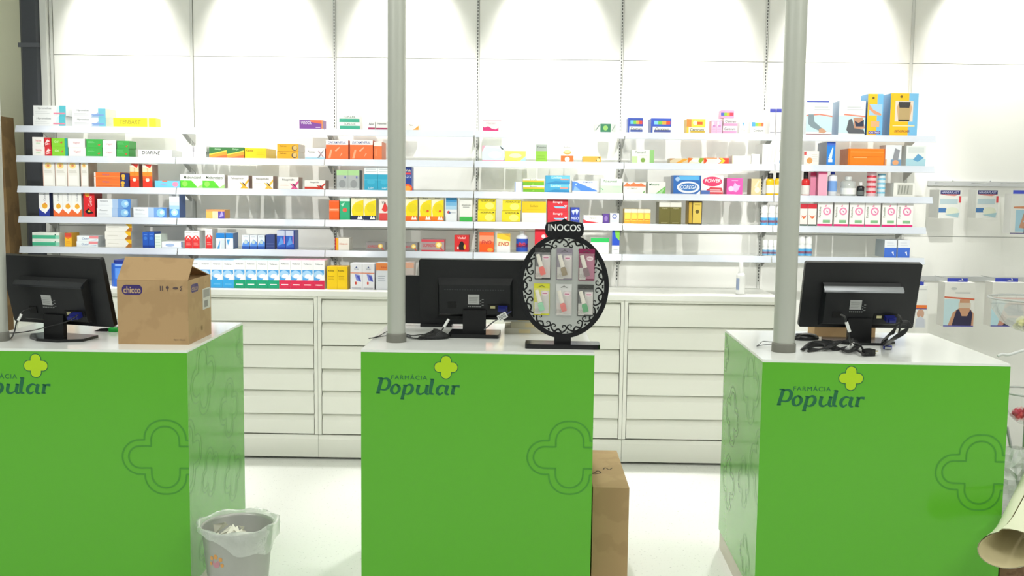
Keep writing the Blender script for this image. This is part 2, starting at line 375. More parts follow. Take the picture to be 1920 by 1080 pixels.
# ------------------------------------------------------------------ monitors
DARK = mat('#121417', .42); DARK2 = mat('#131518', .35)
def monitor(px, py, rz, tilt, w, h, zbot, label, base='wide', plain=False, glossy=False):
    """px,py: pixel of the base centre on the counter top; the back of the monitor faces local -Y"""
    p = atz(px, py, 1.0)
    t = thing('computer_monitor', label, 'monitor', (p.x, p.y, 1.0), rz, 'computer monitors on the counters')
    R = Matrix.Translation((0, 0, zbot)) @ Matrix.Rotation(tilt, 4, 'X')
    def fin(b, name, par=None):
        b.v = [tuple(R @ Vector(v)) for v in b.v]; return b.build(name, par or t)
    b = MB(); c = .006
    b.prism([(-w/2+c, 0), (w/2-c, 0), (w/2, c), (w/2, h-c), (w/2-c, h), (-w/2+c, h), (-w/2, h-c), (-w/2, c)], 0, .022, DARK, 'y')
    fin(b, 'screen_housing')
    b = MB(); b.box((-w/2+.014, .0222, .02), (w/2-.014, .0235, h-.014), mat('#050608', .1)); fin(b, 'screen')
    b = MB(); a, bb, z0, z1 = w*.335, w*.315, .012, h*.70
    y0, y1 = 0, -.034
    v = [(-a, y0, z0), (a, y0, z0), (a, y0, z1), (-a, y0, z1), (-bb, y1, z0+.02), (bb, y1, z0+.02), (bb, y1, z1-.022), (-bb, y1, z1-.022)]
    b.add(v, [(4, 5, 6, 7), (0, 1, 5, 4), (1, 2, 6, 5), (2, 3, 7, 6), (3, 0, 4, 7)], DARK)
    bk = fin(b, 'back_cover')
    RID = mat('#2b2d31', .25, .2) if not glossy else mat('#9a9da2', .22, .6)
    if plain:
        b = MB()
        for k in range(24): b.box((-w*.27+k*w*.0225, -.0352, z1-.045), (-w*.27+k*w*.0225+w*.013, -.034, z1-.041), mat('#3a3c40', .4))
        fin(b, 'vent_slots', bk)
    else:
        b = MB(); b.prism([(-.026, z1-.006), (-.047, z1-.018), (-.047, z1-.026), (-.034, z1-.030)], -w*.34, w*.34, RID, 'x'); fin(b, 'ridge', bk)
    b = MB(); fc = Face(b, (0, -.034, 0), (1, 0, 0), (0, 0, 1), (0, -1, 0)); zz = z1-.085
    ox = -.02 if not plain else .0
    fc.rect(ox-.028, zz-.02, ox+.020, zz+.022, mat('#b9bbb9', .4))
    for k in range(4): fc.rect(ox-.024, zz-.012+k*.007, ox+.008+.002*k, zz-.0105+k*.007, mat('#7d807e', .5))
    for k in range(6): fc.rect(ox+.022+(k % 2)*.008, zz-.03+k*.006, ox+.028+(k % 2)*.01, zz-.027+k*.006, mat('#8a8d8c', .5))
    for k in range(7): fc.rect(ox-.028+k*.008, zz-.031, ox-.023+k*.008, zz-.026, mat('#8a8d8c', .5))
    fin(b, 'rating_sticker', bk)
    b = MB(); b.box((-w*.24, -.037, z0+.045), (-w*.24+.036, -.0345, z0+.072), mat('#050506', .6)); fin(b, 'power_socket', bk)
    b = MB(); b.box((.055, -.037, z0+.040), (.150, -.0345, z0+.064), mat('#050506', .6)); b.box((.066, -.040, z0+.047), (.086, -.0372, z0+.058), mat('#b9b48a', .3, .6)); fin(b, 'video_port', bk)
    b = MB(); b.box((.098, -.066, z0+.040), (.138, -.0375, z0+.060), mat('#1d2470', .4)); b.box((.104, -.084, z0+.044), (.130, -.066, z0+.056), mat('#1d2470', .4)); fin(b, 'video_plug', bk)
    b = MB(); cw = .048
    b.prism([(-cw, .010), (cw, .010), (cw, zbot+.045), (-cw, zbot+.045)], -.055, -.036, BLACK, 'y'); b.build('stand_column', t)
    b = MB()
    if base == 'wide': b.prism([(-.10, -.075), (-.03, -.115), (.07, -.115), (.145, -.06), (.125, .05), (-.125, .05), (-.145, -.02)], 0, .011, BLACKG)
    else: b.prism([(-.1, -.10), (.1, -.10), (.105, -.09), (.105, .06), (-.105, .06), (-.105, -.09)], 0, .016, BLACKG)
    b.build('stand_base', t)
    return t
def mon_at(px, py): return px, py
monitor(120, 633, -.30, radians(14), .49, .283, .054, 'black monitor seen from behind, angled, beside the open carton')
monitor(891, 628, -.03, radians(8), .47, .256, .066, 'black monitor seen from behind, partly hidden by the oval sign', 'bar', plain=True)
monitor(1603, 640, .0, radians(15), .474, .284, .058, 'black monitor with silver ridge on the right counter, beside coiled cables', glossy=True)
# low dark screen behind the middle monitor
p = at(757, 617, 4.48); q = at(880, 524, 4.48)
t = thing('flat_screen', 'low black screen panel behind the middle monitor, beside the grey pole', 'screen', ((p.x+q.x)/2, 4.48, 1.0))
hw_ = (q.x-p.x)/2; hh = q.z-p.z
b = MB(); b.box((-hw_, 0, .012), (hw_, .03, hh), DARK, .003); b.build('housing', t)
b = MB(); b.box((-.07, -.02, 0), (.07, .07, .012), BLACK); b.build('foot', t)

# ------------------------------------------------------------------ open carton on the left counter
LA = .0194
p = atz(222, 645, 1.0); q = atz(353, 647, 1.0); r_ = atz(396, 631, 1.0)
w = (q-p).length; d = .30; h = at(288, 526, p.y).z-1.0
t = thing('cardboard_carton', 'open brown cardboard carton with purple logo, on the left green counter', 'carton', (p.x, p.y, 1.0), LA)
th = .004
b = MB(); b.box((0, 0, 0), (w, d, th), CARD); b.box((0, 0, th), (w, th, h), CARD); b.box((0, d-th, th), (w, d, h), CARD)
b.box((0, th, th), (th, d-th, h), CARD); b.box((w-th, th, th), (w, d-th, h), CARD)
b.box((th+.001, th+.001, h-.02), (w-th-.001, th+.002, h-.001), CARD_IN)
PUR = mat('#3a2a6b', .5); INK = mat('#5a4a4a', .7)
fc = Face(b, (0, 0, 0), (1, 0, 0), (0, 0, 1), (0, -1, 0))
def rrect(cx, cy, a, c, r, n=5):
    P = []
    for (sx, sy, a0) in ((1, 1, 0), (-1, 1, pi/2), (-1, -1, pi), (1, -1, 1.5*pi)):
        for k in range(n+1): an = a0+pi/2*k/n; P.append((cx+sx*(a-r)+r*cos(an), cy+sy*(c-r)+r*sin(an)))
    return P
s = w/132
fc.poly(rrect(28*s, h-18*s, 19*s, 9.5*s, 8*s), PUR); fc.text('chicco', 28*s, h-18*s, 13*s, mat('#c9ac80', .8), wmax=32*s, bold=.02)
for k, sh in enumerate((80, 92, 105, 117)):
    fc.rect(sh*s, h-19*s, (sh+2)*s, h-10*s, INK) if k == 0 else None
    if k == 0: fc.rect(84*s, h-19*s, 86*s, h-10*s, INK)
    if k == 1: fc.disc(94*s, h-13*s, 3*s, 3*s, INK); fc.rect(93.4*s, h-20*s, 94.6*s, h-13*s, INK)
    if k == 2: fc.disc(109*s, h-14*s, 5*s, 2.2*s, INK)
    if k == 3: fc.ribbon(smooth_pts([(122*s, h-10*s), (118*s, h-12*s), (121*s, h-15*s), (118*s, h-18*s), (122*s, h-19*s)]), 1.2*s, INK)
fc.text('Open / Ouvrir', 115*s, 9*s, 3.6*s, INK, wmax=22*s)
fs = Face(b, (w, 0, 0), (0, 1, 0), (0, 0, 1), (1, 0, 0))
fs.poly(rrect(.085, h-17*s, .045, 8*s, 7*s), PUR); fs.text('chicco', .085, h-17*s, 10*s, mat('#c9ac80', .8), wmax=.075)
fs.rect(.185, h*.46, .290, h*.80, mat('#cfcdc4', .6)); fs.rect(.195, h*.65, .28, h*.78, mat('#9c9a94', .6)); fs.rect(.205, h*.49, .255, h*.60, mat('#8e8c86', .6))
fs.text('V V', .23, h*.90, .008, INK); fs.disc(.17, h*.17, .008, .01, mat('#8d744f', .8))
b.build('carton_body', t)
def flap(P, m, name):
    b = MB(); P = [Vector(v) for v in P]; n = (P[1]-P[0]).cross(P[2]-P[0]).normalized()*.0035
    b.add([*P, *[v-n for v in P]], [(0, 1, 2, 3), (7, 6, 5, 4), (0, 4, 5, 1), (1, 5, 6, 2), (2, 6, 7, 3), (3, 7, 4, 0)], m); b.build(name, t)
flap([(0, .001, h+.0005), (w, .001, h+.0005), (w+.012, .045, h+.083), (.018, .045, h+.088)], CARD, 'flap')
flap([(w-.004, d-.002, h+.0005), (.004, d-.002, h+.0005), (.03, d-.075, h+.042), (w-.055, d-.075, h+.042)], CARD_IN, 'flap')
# pen / stapler with green grip
p = atz(203, 622, 1.0)
t = thing('hand_scanner', 'small black and green item lying beside the left monitor', 'desk item', (p.x, p.y, 1.0), .1)
b = MB(); b.lathe([(.001, 0), (.012, .001), (.014, .01), (.010, .018), (.001, .020)], mat('#25c24a', .35), (.02, 0, 0), sx=1.6); b.build('green_body', t)
b = MB(); b.prism([(-.055, .004), (-.03, .014), (.0, .016), (.0, .003)], -.012, .012, BLACK, 'y'); b.box((.01, .02, .0), (.06, .05, .016), BLACK, .004); b.build('black_handle', t)

# carton beside the middle counter
p = at(1180, 915, 3.92); zt = p.z; q = .275
b = MB(); b.box((q, 3.92, 0), (p.x, 4.5, zt), CARD); 
fc = Face(b, (q, 3.92, zt), (1, 0, 0), (0, 1, 0), (0, 0, 1))
fc.ribbon(smooth_pts([(.0, .2), (.02, .21), (.035, .24), (.045, .21), (.02, .19), (.0, .2)]), .008, mat('#5a4632', .8)); fc.ribbon(smooth_pts([(.06, .26), (.07, .29), (.085, .26), (.10, .29)]), .006, mat('#5a4632', .8))
tag(b.build('cardboard_carton'), 'closed brown carton on the floor beside the middle green counter', 'carton')

# ------------------------------------------------------------------ waste bin
t = thing('waste_bin', 'grey waste bin with clear liner bag, beside the left green counter', 'bin', (-1.083, 3.72, 0))
BINM = mat('#b4b5b0', .35, .25)
b = MB(); H_ = .338
b.lathe([(.098, 0), (.100, .004), (.132, H_-.006), (.136, H_), (.131, H_), (.127, H_-.01), (.096, .01), (.001, .01)], BINM, n=40)
fcs = []
for (dx, dz, rr, cc) in ((0, 0, .017, '#c98f9a'), (-.02, .018, .008, '#e2a45c'), (0, .026, .009, '#e2a45c'), (.021, .018, .008, '#e2a45c'), (-.026, -.004, .007, '#e2a45c'), (.026, -.004, .007, '#e2a45c')):
    zz = H_-.115+dz; R_ = .100+.032*zz/H_+.0012; V = []
    for k in range(16):
        a = 2*pi*k/16; ang = -pi/2-.42+(dx+rr*cos(a))/R_; V.append((R_*cos(ang), R_*sin(ang), zz+rr*sin(a)))
    b.add(V, [list(range(16))], mat(cc, .4))
b.build('bin_body', t)
LIN = mat('#eef4ee', .35, trans=.35, alpha=.55, bump=.6, bscale=35)
b = MB(); n = 72; rows = []
prof = [(.118, .20, .0), (.126, H_-.03, .001), (.1345, H_+.004, .0015), (.1425, H_+.012, .003), (.1475, H_-.002, .005), (.1475, H_-.03, .006), (.146, H_-.06, .007)]
V = []
for j, (r, z, wob) in enumerate(prof):
    for k in range(n):
        a = 2*pi*k/n; ww = sin(9*a+j)*.5+sin(17*a+2*j)*.3+sin(5*a)*.4
        zz = z+wob*1.5*sin(7*a+1.3*j)
        if j >= 4: zz = H_+.011+wob*1.2*sin(7*a+1.3*j)-(0, .035, .085)[j-4]*(.12+1.0*max(0, cos(a+.75))**1.3+.15*max(0, cos(a-2.6)))
        V.append(((r+wob*ww+.0035*(j > 3))*cos(a), (r+wob*ww+.0035*(j > 3))*sin(a), zz))
b.add(V, [(j*n+k, j*n+(k+1) % n, (j+1)*n+(k+1) % n, (j+1)*n+k) for j in range(len(prof)-1) for k in range(n)], LIN, True)
b.build('liner_bag', t)
b = MB()
for k in range(9):
    a = k*.9; r = .03+.045*((k*37) % 10)/10; cx, cy, cz = -.03+r*cos(a), r*sin(a), .265+.05*((k*53) % 10)/10
    P = [Vector((cx+random.uniform(-.045, .045), cy+random.uniform(-.04, .04), cz+random.uniform(-.02, .035))) for _ in range(5)]
    b.add([Vector((cx, cy, cz+.02)), *P], [(0, 1, 2), (0, 2, 3), (0, 3, 4), (0, 4, 5), (0, 5, 1)], mat('#ecebdc', .7))
o = b.build('crumpled_paper', None, (-1.083, 3.72, 0)); tag(o, 'crumpled white papers inside the lined waste bin', 'paper', kind='stuff')

# ------------------------------------------------------------------ oval nail polish sign
p = atz(1055, 655, 1.0); K = p.y/F_PX; sy0 = p.y+.035
t = thing('display_sign', 'black oval nail polish display sign with scroll border on the middle counter', 'sign', (p.x, sy0, 1.0), -.02)
def zz(y): return (655-y)*K
cz = zz(536); rx, rz = 86*K, 100*K
P = []
for k in range(64):
    a = pi/2-.36+(-2*pi+.72)*k/63
    P.append((rx*cos(a), cz+rz*sin(a)))
# crown, left to right
cw = 36*K
P += [(-33*K, zz(441)), (-36*K, zz(436)), (-37*K, zz(425)), (-34*K, zz(416)), (-20*K, zz(414)), (-6*K, zz(412)), (0, zz(408)), (6*K, zz(412)), (20*K, zz(414)), (34*K, zz(416)), (37*K, zz(425)), (36*K, zz(436)), (33*K, zz(441))]
P = P[::-1]
b = MB(); b.prism(P, -.006, .006, BLACKG, 'y'); b.build('sign_board', t)
b = MB(); fc = Face(b, (0, -.0062, 0), (1, 0, 0), (0, 0, 1), (0, -1, 0)); fc.disc(0, cz, 77*K, 91*K, mat('#b9bdb9', .45), 64); ov = b.build('oval_panel', t)
b = MB(); fc = Face(b, (0, -.0068, 0), (1, 0, 0), (0, 0, 1), (0, -1, 0)); N = 26
for k in range(N):
    a = 2*pi*(k+.5)/N; ex, ez = 70*K*cos(a), 84*K*sin(a)
    ta = atan2(91*cos(a), -77*sin(a)); s1 = 1 if k % 2 else -1
    def q(u, v): return (ex+(u*s1*cos(ta)-v*sin(ta))*K, cz+ez+(u*s1*sin(ta)+v*cos(ta))*K)
    # v>0 points inwards
    sp = [q(-11, -7), q(-4, -6), q(3, -2), q(7, 3), q(5, 8), q(0, 8), q(-1, 5), q(2, 4)]
    Q = smooth_pts([(*c_, w_) for c_, w_ in zip(sp, (5, 4, 3, 2.6, 2.2, 2, 1.6, 1))], 4)
    fc.k = 0; fc.ribbon([(x[0], x[1]) for x in Q], [x[2]*K for x in Q], BLACK)
    sp = [q(-2, -5), q(-6, 0), q(-9, 2), q(-11, -1)]
    Q = smooth_pts([(*c_, w_) for c_, w_ in zip(sp, (3.4, 3, 2, 1))], 4); fc.k = 1; fc.ribbon([(x[0], x[1]) for x in Q], [x[2]*K for x in Q], BLACK)
    fc.k = 2; d_ = q(9, -4); fc.disc(d_[0], d_[1], 1.8*K, 1.8*K, BLACK, 10)
b.build('scroll_border', ov)
b = MB(); fc = Face(b, (0, -.0062, 0), (1, 0, 0), (0, 0, 1), (0, -1, 0)); fc.text('INOCOS', 0, zz(425.5), 13*K, mat('#e8eae8', .4), width=61*K, bold=.015); b.build('lettering', t)
b = MB(); b.box((-16*K, -.0061, .018), (16*K, .006, zz(628)), BLACK); b.build('neck', t)
b = MB(); b.box((-71*K, -.035, 0), (71*K, .062, .019), BLACKG, .007); b.build('sign_base', t)
PK = [(1015, 494, '#3a3a3a', '#e8452f', 'red', 'dark'), (1056, 494, '#8d8592', '#857040', 'olive brown', 'grey patterned'), (1098, 494, '#8a2050', '#6b3e48', 'plum', 'magenta'),
      (1014, 562, '#d8d83a', '#7fc79a', 'mint green', 'yellow'), (1056, 562, '#d9dad8', '#d9584e', 'coral', 'white'), (1097, 562, '#444644', '#149a4c', 'green', 'dark grey')]
for (px, py, cc, pc, cn, dn) in PK:
    x, z = (px-1055)*K, 1.0+(655-py-(px-1055)*.012)*K; hw_, hh = 15*K, 30*K
    pos = ('upper ' if py < 520 else 'lower ')+('left' if px < 1030 else 'middle' if px < 1080 else 'right')
    u = thing('nail_polish_pack', '%s nail polish on a %s card, %s of the oval sign' % (cn, dn, pos), 'nail polish', (p.x+x*cos(.02), sy0-x*sin(.02)-.0088, z), -.02, 'nail polish packs on the oval sign')
    b = MB(); b.box((-hw_, -.001, -hh), (hw_, .0008, hh), mat(cc, .5))
    fc = Face(b, (0, -.001, 0), (1, 0, 0), (0, 0, 1), (0, -1, 0))
    fc.rect(-hw_*.1, -hh*.9, hw_*.95, hh*.55, mat('#cfcac6' if py > 520 or px < 1080 else '#b05078', .5)); fc.rect(-hw_*.9, -hh*.95, -hw_*.1, -hh*.2, mat('#dcd8d2', .5))
    fc.disc(hw_*.4, hh*.38, hw_*.42, hw_*.3, mat('#ecd6dc', .5)); fc.rect(hw_*.1, hh*.34, hw_*.7, hh*.40, mat('#c04a80', .5))
    fc.ribbon([(-hw_*.4, hh*.78), (-hw_*.1, hh*.84), (0, hh*.9), (hw_*.1, hh*.84), (hw_*.4, hh*.78)], .002, mat('#5a5a55', .5))
    for k in range(7): fc.ribbon([(-hw_+k*.004, -hh*.85), (-hw_+k*.004+.004, -hh*.6)], .0012, mat('#9c948c', .5))
    b.build('card', u)
    M2 = Matrix.Translation((-.002, -.013, -hh*.42)) @ Matrix.Rotation(.28, 4, 'Y').inverted() @ Matrix.Diagonal((1.75, 1.15, 1.5, 1))
    b = MB(); b.lathe([(.0075, -.012), (.0085, -.009), (.0085, .005), (.0065, .009), (.003, .010)], mat(pc, .18), n=4, smooth=False); b.v = [tuple(M2 @ Matrix.Rotation(pi/4, 4, 'Z') @ Vector(v)) for v in b.v]; b.build('bottle', u)
    b = MB(); b.lathe([(.0048, .0102), (.0042, .043)], mat('#e8e2d4', .3), n=14); b.v = [tuple(M2 @ Vector(v)) for v in b.v]; b.build('cap', u)
    b = MB(); a1, a2, yy = hw_*.97, hw_*.85, -.027
    v = [(-a1, -.0012, -hh*.95), (a1, -.0012, -hh*.95), (a1, -.0012, hh*.7), (-a1, -.0012, hh*.7), (-a2, yy, -hh*.85), (a2, yy, -hh*.85), (a2, yy, hh*.55), (-a2, yy, hh*.55)]
    b.add(v, [(4, 5, 6, 7), (0, 1, 5, 4), (1, 2, 6, 5), (2, 3, 7, 6), (3, 0, 4, 7)], mat('#ffffff', .08, alpha=.16, spec=.8)); b.build('blister', u)
# pale boxes stacked at the rear of the middle counter
for k, (a, c, y0, y1, cc, de) in enumerate(((946, 1040, 628, 617, '#c9c6b4', 'lowest'), (958, 1114, 617, 607, '#cfc9ad', 'middle'), (944, 1085, 607, 598, '#c6c8bd', 'topmost'))):
    Yb = 4.28; A = at(a, 620, Yb).x; Bx = min(at(c, 620, Yb).x, .255); z0 = 1.0+k*.026
    b = MB(); b.box((A, Yb, z0+.0003), (Bx, Yb+.2, z0+.0255), mat(cc, .6)); b.box((A+.06, Yb-.0005, z0+.004), (A+.11, Yb, z0+.02), mat('#d8c99a', .6))
    tag(b.build('flat_box'), '%s of three flat pale boxes stacked behind the oval sign' % de, 'box', 'flat pale boxes behind the oval sign')

# ------------------------------------------------------------------ cables, mouse, small box
CAB = mat('#17181a', .4)
def cable(name, label, pts, r=.0028, m=CAB, group='loose cables on the counters', extra=()):
    b = MB()
    for P in (pts, *extra): b.tube([at(*q[:2], q[2]) if len(q) == 3 and q[2] > 2.5 else atz(q[0], q[1], q[2]) for q in P], r, m)
    return tag(b.build(name), label, 'cable', group)
Z = 1.0048
cable('loose_cable', 'black power cord hanging from the left monitor to the counter', [(60, 578, 3.87), (45, 583, 3.84), (37, 592, 3.82), (31, 605, 3.82), (27, 622, 3.84), (20, 634, Z), (8, 624, Z), (-8, 618, Z)])
cable('loose_cable', 'thin black video cable from the left monitor to the pole', [(146, 590, 3.78), (132, 600, 3.80), (110, 608, 3.86), (84, 614, 3.88), (60, 620, 1.012), (30, 624, Z), (4, 624, Z), (-10, 622, Z)], .0022)
b = MB(); q0, q1 = at(40, 589, 3.825), at(34, 601, 3.815); b.tube([q0, (q0+q1)/2, q1], .0055, mat('#d8dad8', .5)); tag(b.build('cable_tag'), 'white tag on the power cord at the left monitor', 'tag')
cable('loose_cable', 'thin dark cables looping left of the pole on the middle counter', [(762, 628, Z), (740, 620, 1.02), (725, 622, Z), (712, 629, Z), (700, 633, Z), (691, 634, Z)], .0018, extra=[[(770, 631, Z), (745, 628, Z), (720, 630, Z), (703, 633, Z), (692, 634.5, Z)]])
cable('loose_cable', 'black cords running from the pole to the pouch on the middle counter', [(759, 626, Z), (772, 629, Z), (785, 628, Z), (800, 626, Z)], .0022, extra=[[(760, 631, Z), (775, 634, Z), (790, 636, Z), (800, 634, Z)], [(758, 624, Z), (768, 632, Z), (785, 634, Z), (797, 632, Z)]])
p = atz(812, 635, 1.0)
b = MB(); V = []; n = 20
for j in range(7):
    for k in range(n):
        a = 2*pi*k/n; f = [1, 1.04, .95, .78, .55, .3, .02][j]; hgt = [0, .007, .014, .020, .026, .030, .031][j]
        V.append((.062*f*cos(a)*(1+.1*sin(3*a+j)), .03*f*sin(a)*(1+.12*sin(2*a)), hgt*(1+.35*cos(a-.6))))
b.add(V, [(j*n+k, j*n+(k+1) % n, (j+1)*n+(k+1) % n, (j+1)*n+k) for j in range(6) for k in range(n)]+[list(range(n))[::-1]], mat('#141516', .6, bump=.4, bscale=50), True)
tag(b.build('cable_pouch', None, (p.x, p.y, 1.0), .05), 'black soft cable pouch in front of the middle monitor', 'pouch')
b = MB(); q0, q1 = at(841, 599, 4.0), at(832, 614, 3.98); b.tube([q0, (q0+q1)/2, q1], .0055, mat('#d8dad8', .5)); b.tube([q1, at(826, 622, 3.96), at(818, 628, 3.95)], .0028, CAB); tag(b.build('cable_tag'), 'white tag on a cable end above the black pouch', 'tag')
b = MB(); q0, q1 = at(950, 589, 3.93), at(934, 598, 3.92); b.tube([at(958, 584, 3.96), q0], .0026, mat('#24286a', .4), sub=1); b.tube([q1, at(922, 606, 3.95), at(908, 618, 3.99)], .0026, mat('#5d6060', .5))
dv = (q1-q0); nn = Vector((dv.z, 0, -dv.x)).normalized()*.012; b.add([q0+nn, q1+nn, q1-nn, q0-nn, q0+nn+Vector((0, .003, 0)), q1+nn+Vector((0, .003, 0)), q1-nn+Vector((0, .003, 0)), q0-nn+Vector((0, .003, 0))], [(0, 1, 2, 3), (7, 6, 5, 4), (0, 4, 5, 1), (1, 5, 6, 2), (2, 6, 7, 3), (3, 7, 4, 0)], mat('#d5d7d5', .5))
for k in range(6):
    c0 = q0+dv*(.15+.13*k)+Vector((0, -.0006, 0)); e = dv*.05; b.add([c0+nn*.7, c0+e+nn*.7, c0+e-nn*.7, c0-nn*.7], [(0, 1, 2, 3)], mat('#3a3c3c', .6))
tag(b.build('loose_cable'), 'video cable with a white barcode tag below the middle monitor', 'cable', 'loose cables on the counters')
# right counter
cable('loose_cable', 'thin bent wire left of the pole on the right counter', [(1462, 641, Z), (1445, 641, 1.01), (1431, 640, 1.012), (1424, 645, Z), (1419, 649, Z)], .0014, extra=[[(1460, 645, Z), (1448, 645, Z), (1430, 647, Z), (1419, 649, Z)]])
p = atz(1512, 637, 1.0)
t = thing('computer_mouse', 'black computer mouse beside the pole on the right counter', 'mouse', (p.x, p.y, 1.0), .3)
b = MB(); b.lathe([(.03, 0), (.033, .006), (.030, .016), (.022, .024), (.010, .028), (.001, .029)], BLACKG, sx=1.75, n=28); b.build('mouse_body', t)
b = MB(); b.box((-.052, -.001, .016), (-.022, .001, .0285), mat('#5a5c60', .3)); b.build('scroll_wheel', t)
coil = [[(1504+o, 655-o*.3, Z+.002*o), (1520, 644+o, 1.008+.002*o), (1545, 643+o, 1.01), (1565, 650+o, Z), (1585, 657-o, 1.01), (1600, 656-o, 1.012), (1612, 648, 1.02), (1600, 638+o, 1.03), (1580, 640, 1.03), (1560, 648-o, 1.02), (1538, 655, 1.008), (1515, 657-o, Z)] for o in (0, 2, 4, -2, 6)]
cable('loose_cable', 'bundled black power cord lying before the right monitor', coil[0], .0038, extra=coil[1:]+[[(1612, 645, 1.02), (1618, 655, 1.015), (1622, 662, 1.012), (1628, 664, 1.012)], [(1602, 652, 1.014), (1612, 660, 1.014), (1622, 665, 1.012)]])
p = atz(1632, 668, 1.0)
t = thing('power_plug', 'black three-pin power plug with bare pins, on the right counter', 'plug', (p.x, p.y+.012, 1.0), .35)
b = MB(); b.prism([(-.03, -.008), (0, -.017), (.014, -.017), (.014, .017), (0, .017), (-.03, .008)], .001, .026, BLACK); b.build('plug_body', t)
for (yy, z1) in ((-.010, .016), (.010, .016), (0, .006)):
    b = MB(); b.box((.0142, yy-.003, z1), (.030, yy+.003, z1+.004), mat('#b8ac84', .25, .9)); b.build('pin', t)
b = MB(); q0 = at(1594, 650, 3.84); b.tube([atz(1588, 655, 1.014), atz(1600, 645, 1.026)], .008, mat('#cfd1d0', .4), sub=1); tag(b.build('cable_tag'), 'white tie around the bundled cord before the right monitor', 'tag')
cable('loose_cable', 'power lead with white tag plugged into the right monitor', [(1577, 590, 3.83), (1583, 593, 3.80), (1586, 600, 3.79), (1590, 620, 3.80), (1594, 640, 3.82), (1596, 648, 1.02)], .0032)
b = MB(); q0, q1 = at(1587, 604, 3.79), at(1593, 622, 3.795); b.tube([q0, (q0+q1)/2, q1], .0062, mat('#dcdedc', .5)); tag(b.build('cable_tag'), 'white tag on the lead plugged into the right monitor', 'tag')
lo = []
for o in range(4):
    lo.append([(1690-o*3, 602+o*2, 3.76), (1702-o*2, 603+o, 3.75), (1706-o, 612, 3.75), (1690+o*2, 622+o, 3.76), (1670+o*2, 637, 3.80), (1658+o*2, 648-o, 1.012), (1654+o*3, 641-o*2, 1.02), (1664+o*2, 630-o, 3.84), (1676, 618+o*2, 3.80), (1690-o*3, 602+o*2, 3.76)])
cable('loose_cable', 'coiled black video cable standing by the right monitor edge', lo[0], .0036, extra=lo[1:]+[[(1684, 590, 3.77), (1689, 598, 3.75), (1688, 612, 3.76), (1684, 630, 3.79)]])
p = atz(1664, 655, 1.0)
t = thing('video_plug', 'blue video plug lying on the right counter below the coiled cable', 'plug', (p.x, p.y, 1.0), -.2)
b = MB(); b.box((-.016, -.009, .001), (.016, .009, .015), mat('#23308c', .4), .003); b.build('plug_body', t)
b = MB(); b.box((-.012, -.017, .003), (.012, -.0092, .013), mat('#b5b7b8', .25, .9)); b.build('plug_shell', t)
p = atz(1533, 632, 1.0)
b = MB(); A = at(1527, 630, 4.325).x; Bx = at(1641, 630, 4.325).x
b.box((A, 4.325, 1.0002), (Bx, 4.43, 1.045), CARD); tag(b.build('small_carton'), 'small flat brown carton behind the right monitor stand', 'carton')

# ------------------------------------------------------------------ products on the shelves
SH = ['top shelf', 'second shelf', 'third shelf', 'fourth shelf', 'fifth shelf', 'worktop']
ZS = LZ+[HW]; CNT = {2: 'two', 3: 'three', 4: 'four', 5: 'five', 6: 'six'}
ORDN = ['leftmost', 'second from left', 'third from left', 'fourth from left', 'fifth from left', 'rightmost']
USED = {}
def posw(i, n):
    if n == 1: return ''
    if n == 2: return ', '+('left' if i == 0 else 'right')+' of two'
    return ', '+('leftmost' if i == 0 else 'rightmost' if i == n-1 else ORDN[i])+' of '+CNT.get(n, str(n))
def stkw(k, n):
    if n == 1: return ''
    return ', '+('bottom' if k == 0 else 'top' if k == n-1 else 'middle')+' of stack'
def T_(c): return mat(c, .38)
def draw(fc, w, h, els):
    for e in els:
        k = e[0]
        if k == 'R': fc.rect(e[1]*w, e[2]*h, e[3]*w, e[4]*h, T_(e[5]))
        elif k == 'P': fc.poly([(a*w, c*h) for a, c in e[1]], T_(e[2]))
        elif k == 'C': fc.disc(e[1]*w, e[2]*h, e[3]*min(w, h), e[3]*min(w, h), T_(e[4]))
        elif k == 'E': fc.disc(e[1]*w, e[2]*h, e[3]*w, e[4]*h, T_(e[5]), 24)
        elif k == 'T': fc.text(e[1], e[2]*w, e[3]*h, e[4]*h, T_(e[5]), wmax=(e[6] if len(e) > 6 else .86)*w, shear=.15, bold=.012)
        elif k == 'V':                         # text running upwards
            g = Face(fc.mb, fc.o, fc.v, -fc.u, fc.n); g.k = fc.k; g.text(e[1], e[3]*h, -e[2]*w, e[4]*w, T_(e[5]), wmax=.8*h); fc.k = g.k
        elif k == 'L':                         # lines of small print
            n = e[6] if len(e) > 6 else 3
            for i in range(n):
                y = e[2]+(e[4]-e[2])*(i+.5)/n; fc.rect(e[1]*w, (y-.015)*h, (e[3]-.07*(i % 2))*w, (y+.015)*h, T_(e[5]))
def carton_mesh(w, h, d, base, els, side=None, top=None):
    b = MB(); x = w/2; v = [(-x, 0, 0), (x, 0, 0), (x, d, 0), (-x, d, 0), (-x, 0, h), (x, 0, h), (x, d, h), (-x, d, h)]
    b.add(v, [(0, 3, 2, 1), (0, 1, 5, 4), (2, 3, 7, 6)], T_(base)); b.add(v, [(1, 2, 6, 5), (3, 0, 4, 7)], T_(side or base)); b.add(v, [(4, 5, 6, 7)], T_(top or base))
    fc = Face(b, (-x, 0, 0), (1, 0, 0), (0, 0, 1), (0, -1, 0)); draw(fc, w, h, els); return b
